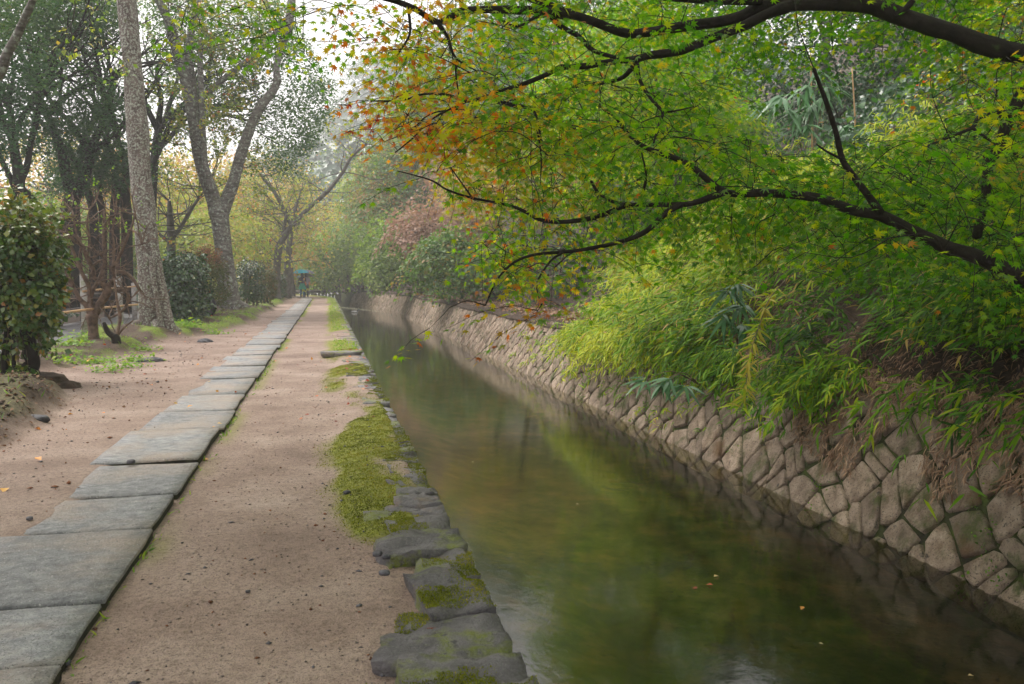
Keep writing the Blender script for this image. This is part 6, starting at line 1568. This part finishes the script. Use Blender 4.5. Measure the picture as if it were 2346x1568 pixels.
# moss growing over the tops of the near coping stones
dg = bpy.context.evaluated_depsgraph_get()
pts = []
for o in list(bpy.data.objects):
    if o.name.split('.')[0] == 'stone' and o.parent == lw and LOC[o.name][1] < 13:
        c = LOC[o.name]; me = o.data
        for p_ in me.polygons:
            if p_.normal.z > .45:
                q = np.array(p_.center) + c; a_m = sstep(.47, .62, fbm(q[0] * 3.2 + 9, q[1] * 2.1, 88, 4) + .0)
                k = int(g.poisson(float(a_m) * p_.area * 75000 * (1.0 if q[1] < 5 else .5)))
                vs_ = [np.array(me.vertices[i].co) + c for i in p_.vertices]
                for _ in range(k):
                    a_, b_ = g.random(2); pts.append((vs_[0] * (1 - a_) + vs_[1] * a_) * (1 - b_) + (vs_[3] * (1 - a_) + vs_[2] * a_) * b_)
pts = np.array(pts); n = len(pts)
V, F, A = scatter(T_quad(.3), pts, norm(np.stack([g.normal(size=n), g.normal(size=n) - .6, .5 + 0 * g.random(n)], 1)), norm(np.array([.1, 0, 1.0]) + g.normal(size=(n, 3)) * .6), g.uniform(.004, .010, n), np.clip(g.normal(.45, .2, n) + fbm(pts[:, 0] * 7, pts[:, 1] * 7, 5) - .5, 0, 1))
tag(obj('coping_moss', V, F, M['moss'], None, {'tint': A}), kind='stuff')
# grass and low plants on the planted strip
n = 34000; y = 6.0 + 52 * g.random(n) ** 1.4; x = g.uniform(-4.7, -2.0, n); gr = verge(x, y) * sstep(.44, .6, fbm(x * 1.3, y * 1.1, 41, 4)) * (.1 + .9 * sstep(10.2, 11.5, y)); k = g.random(n) < gr * .8 + .04 * verge(x, y); x, y = x[k], y[k]; n = len(x)
V, F, A = scatter(T_blade(.06, .5), np.stack([x + bend(y), y, ground_z(x, y) - .004], 1), norm(g.normal(size=(n, 3)) * [1, 1, .3] + [0, -.3, .4]), norm(np.array([0, 0, 1.0]) + g.normal(size=(n, 3)) * .45), g.uniform(.03, .10, n), np.clip(g.normal(.55, .2, n), 0, 1))
tag(obj('verge_grass', V, F, M['grass'], None, {'tint': A}), kind='stuff')
n = 5200; y = 15 + 50 * g.random(n) ** 1.3; x = g.uniform(.12, .6, n); k = g.random(n) < moss_amt(x, y) * .9; x, y = x[k], y[k]; n = len(x)
V, F, A = scatter(T_blade(.08, .5), np.stack([x + bend(y), y, ground_z(x, y)], 1), norm(g.normal(size=(n, 3)) + [0, -.5, .5]), norm(np.array([0, 0, 1.0]) + g.normal(size=(n, 3)) * .5), g.uniform(.03, .08, n), np.clip(g.normal(.7, .15, n), 0, 1))
tag(obj('edge_grass', V, F, M['grass'], None, {'tint': A}), kind='stuff')
n = 2600; y = 2.6 + 52 * g.random(n) ** 1.7; x = g.normal(-.845, .018, n); k = g.random(n) < .12 + .9 * sstep(.45, .62, fbm(y * .9, y * 0 + 7, 31, 3)); x, y = x[k], y[k]; n = len(x)
V, F, A = scatter(T_blade(.12, .5), np.stack([x + bend(y), y, ground_z(x, y)], 1), norm(g.normal(size=(n, 3)) + [0, -.5, .5]), norm(np.array([.4, -.1, .9]) + g.normal(size=(n, 3)) * .5), g.uniform(.012, .045, n), np.clip(g.normal(.55, .2, n), 0, 1))
tag(obj('joint_grass', V, F, M['grass'], None, {'tint': A}), kind='stuff')
def weed(u, v, n, s, label, group=None, seed=0, name='weed'):
    g = np.random.default_rng(seed); p = gp(u, v); t = thing(name, label, 'plant', p, group)
    pos = p + np.stack([g.normal(size=n) * s * .9, g.normal(size=n) * s * .9, np.abs(g.normal(size=n)) * s * .35 + .01], 1)
    V, F, A = scatter(OVAL, pos, norm(g.normal(size=(n, 3)) * .35 + [0, -.15, 1]), g.normal(size=(n, 3)) + [0, 0, .2], g.uniform(.5, 1.0, n) * s * .55, np.clip(g.normal(.6, .14, n), 0, 1))
    obj('leaves', V, F, M['grass'], t, {'tint': A})['kind'] = 'stuff'
wl_ = [(205, 790, 60, .16, 'leafy clump at the foot of the bare pruned shrub'), (165, 812, 60, .15, 'bright leafy clump left of the bare shrub trunk'), (190, 828, 50, .13, 'bright green weed clump on the strip below the bare shrub'), (230, 825, 46, .13, 'weed clump between the bare shrub and the stump'),
       (330, 800, 50, .15, 'weed clump right of the two-pronged stump'), (310, 822, 60, .13, 'green weed clump beside the dark fallen bark'), (285, 836, 46, .12, 'lowest weed clump near the sandy path'), (250, 845, 40, .12, 'small bright clump on the edge of the strip'), (130, 835, 50, .14, 'weed clump right of the large near shrub stem'),
       (425, 765, 60, .18, 'grassy clump below the glossy camellia shrub'), (490, 762, 50, .16, 'grassy clump below the brown-topped shrub'), (345, 770, 40, .14, 'yellow moss clump at the roots of the lichened trunk')]
for i, (u, v, n_, s, lb) in enumerate(wl_): weed(u, v, n_ * 2, s * 1.2, lb, None, 20 + i)
# brown litter and twigs on the planted strip
n = 16000; y = 5.5 + 40 * g.random(n) ** 1.6; x = g.uniform(-4.7, -1.9, n); vq = verge(x - .12, y); k = (g.random(n) < vq * (.35 + .65 * sstep(11, 9.5, y))) | (g.random(n) < .05); x, y = x[k], y[k]; n = len(x)
V, F, A = scatter(T_quad(.3), np.stack([x + bend(y), y, ground_z(x, y) + .006], 1), norm(g.normal(size=(n, 3)) * .5 + [0, 0, 1]), rdir(n), g.uniform(.015, .05, n), np.clip(g.normal(.22, .18, n), 0, 1))
tag(obj('strip_litter', V, F, M['dry_leaf'], None, {'tint': A}), kind='stuff')
# pieces of bark and rocks on the strip
for i, (u, v, w, h_, d, lb) in enumerate([(345, 822, .50, .12, .2, 'dark piece of fallen bark at the edge of the green clumps'), (600 * .782, 795 * .98, .34, .12, .3, 'grey rock half buried below the camellia shrub'), (110, 868, .55, .22, .4, 'dark earth clod at the foot of the large near shrub'), (85, 962, .22, .06, .12, 'flat dark stone on the sandy edge'), (160, 880, .3, .14, .25, 'dark clod right of the near shrub stem')]):
    p = gp(u, v); V, F = rock((p[0], p[1], p[2] - h_ * .05), w * .7, d * .9, h_, 600 + i, 9, .85); tag(obj('rock', V, F, M['rock_dark' if i != 2 and i != 4 else 'soil'], None, {'tint': np.full(len(V), .4)}, smooth=True, origin=p), lb, 'rock')

# ================================================================== UNSEEN CANOPY ADDED ABOVE AND BEHIND THE CAMERA FOR SHADE
g = np.random.default_rng(99)
cb = np.array([5.6, -3.2, H(5.6, -3.2)])
ct = thing('maple_tree', 'unseen maple added behind the viewer to shade the near path', 'maple tree', cb)  # added out of view to cast shade
mb = MB(); mb.add(*tube([cb - [0, 0, .2], cb + [-.4, .2, 2], cb + [-1.6, .8, 4.2], cb + [-3.2, 1.6, 5.6]], [.24, .2, .14, .06], 10, 4, rough=.15)); mb.build('trunk', M['dark_bark'], ct, smooth=True)
pos, nrm, w, _ = crown_points((1.4, -1.2, 5.6), (6.5, 5.0, 1.5), 80, 1.2, 42000, .2, .25, .3, g)
V, F, A = scatter(MAPLE5, pos, nrm, rdir(len(pos)), g.uniform(.05, .08, len(pos)), np.clip(g.normal(.4, .15, len(pos)), 0, 1))
tag(obj('crown', V, F, M['maple'], ct, {'tint': A}), kind='stuff')

# unseen crown added to the left cherry tree to shade the near path
pos, nrm, w, _ = crown_points((-3.4, 4.4, 7.0), (4.6, 5.2, 1.5), 80, 1.1, 42000, .2, .25, .3, g)
uu, vv, ff = project(pos); ok = (ff < .3) | (vv < -40) | (uu < -60); pos, nrm = pos[ok], nrm[ok]
V, F, A = scatter(OVAL, pos, nrm, rdir(len(pos)), g.uniform(.08, .13, len(pos)), np.clip(g.normal(.45, .18, len(pos)), 0, 1))
tag(obj('crown', V, F, M['cherry_leaf'], tl, {'tint': A}), kind='stuff')
# unseen upper crown added to the overhanging maple, darkens bank and water reflections
pos, nrm, w, _ = crown_points((5.4, 5.6, 5.9), (5.6, 7.0, 1.6), 100, 1.2, 38000, .2, .25, .3, g)
pos_, nrm_, _, _ = crown_points((2.4, 9.6, 6.9), (3.7, 5.8, 1.0), 60, 1.1, 22000, .2, .25, .3, g); pos = np.vstack([pos, pos_]); nrm = np.vstack([nrm, nrm_])
uu, vv, ff = project(pos); ok = (ff < .3) | (vv < -40) | (uu > 2400)
pos, nrm = pos[ok], nrm[ok]
V, F, A = scatter(MAPLE5, pos, nrm, rdir(len(pos)), g.uniform(.05, .08, len(pos)), np.clip(g.normal(.4, .15, len(pos)), 0, 1))
tag(obj('crown', V, F, M['maple'], mt, {'tint': A}), kind='stuff')

# ================================================================== HAZE
V, F = box((0, 160, 33), (640, 360, 72))
V[:, 2] = np.where(V[:, 2] < 10, -7, 92)
hm = bpy.data.materials.new('haze'); hm.use_nodes = True; hm.node_tree.nodes.clear()
pv_ = hm.node_tree.nodes.new('ShaderNodeVolumePrincipled'); pv_.inputs['Density'].default_value = .0020; pv_.inputs['Color'].default_value = (.93, .94, .97, 1); pv_.inputs['Anisotropy'].default_value = .2
om = hm.node_tree.nodes.new('ShaderNodeOutputMaterial'); hm.node_tree.links.new(pv_.outputs[0], om.inputs['Volume'])
tag(obj('haze', V, F, hm), kind='stuff')
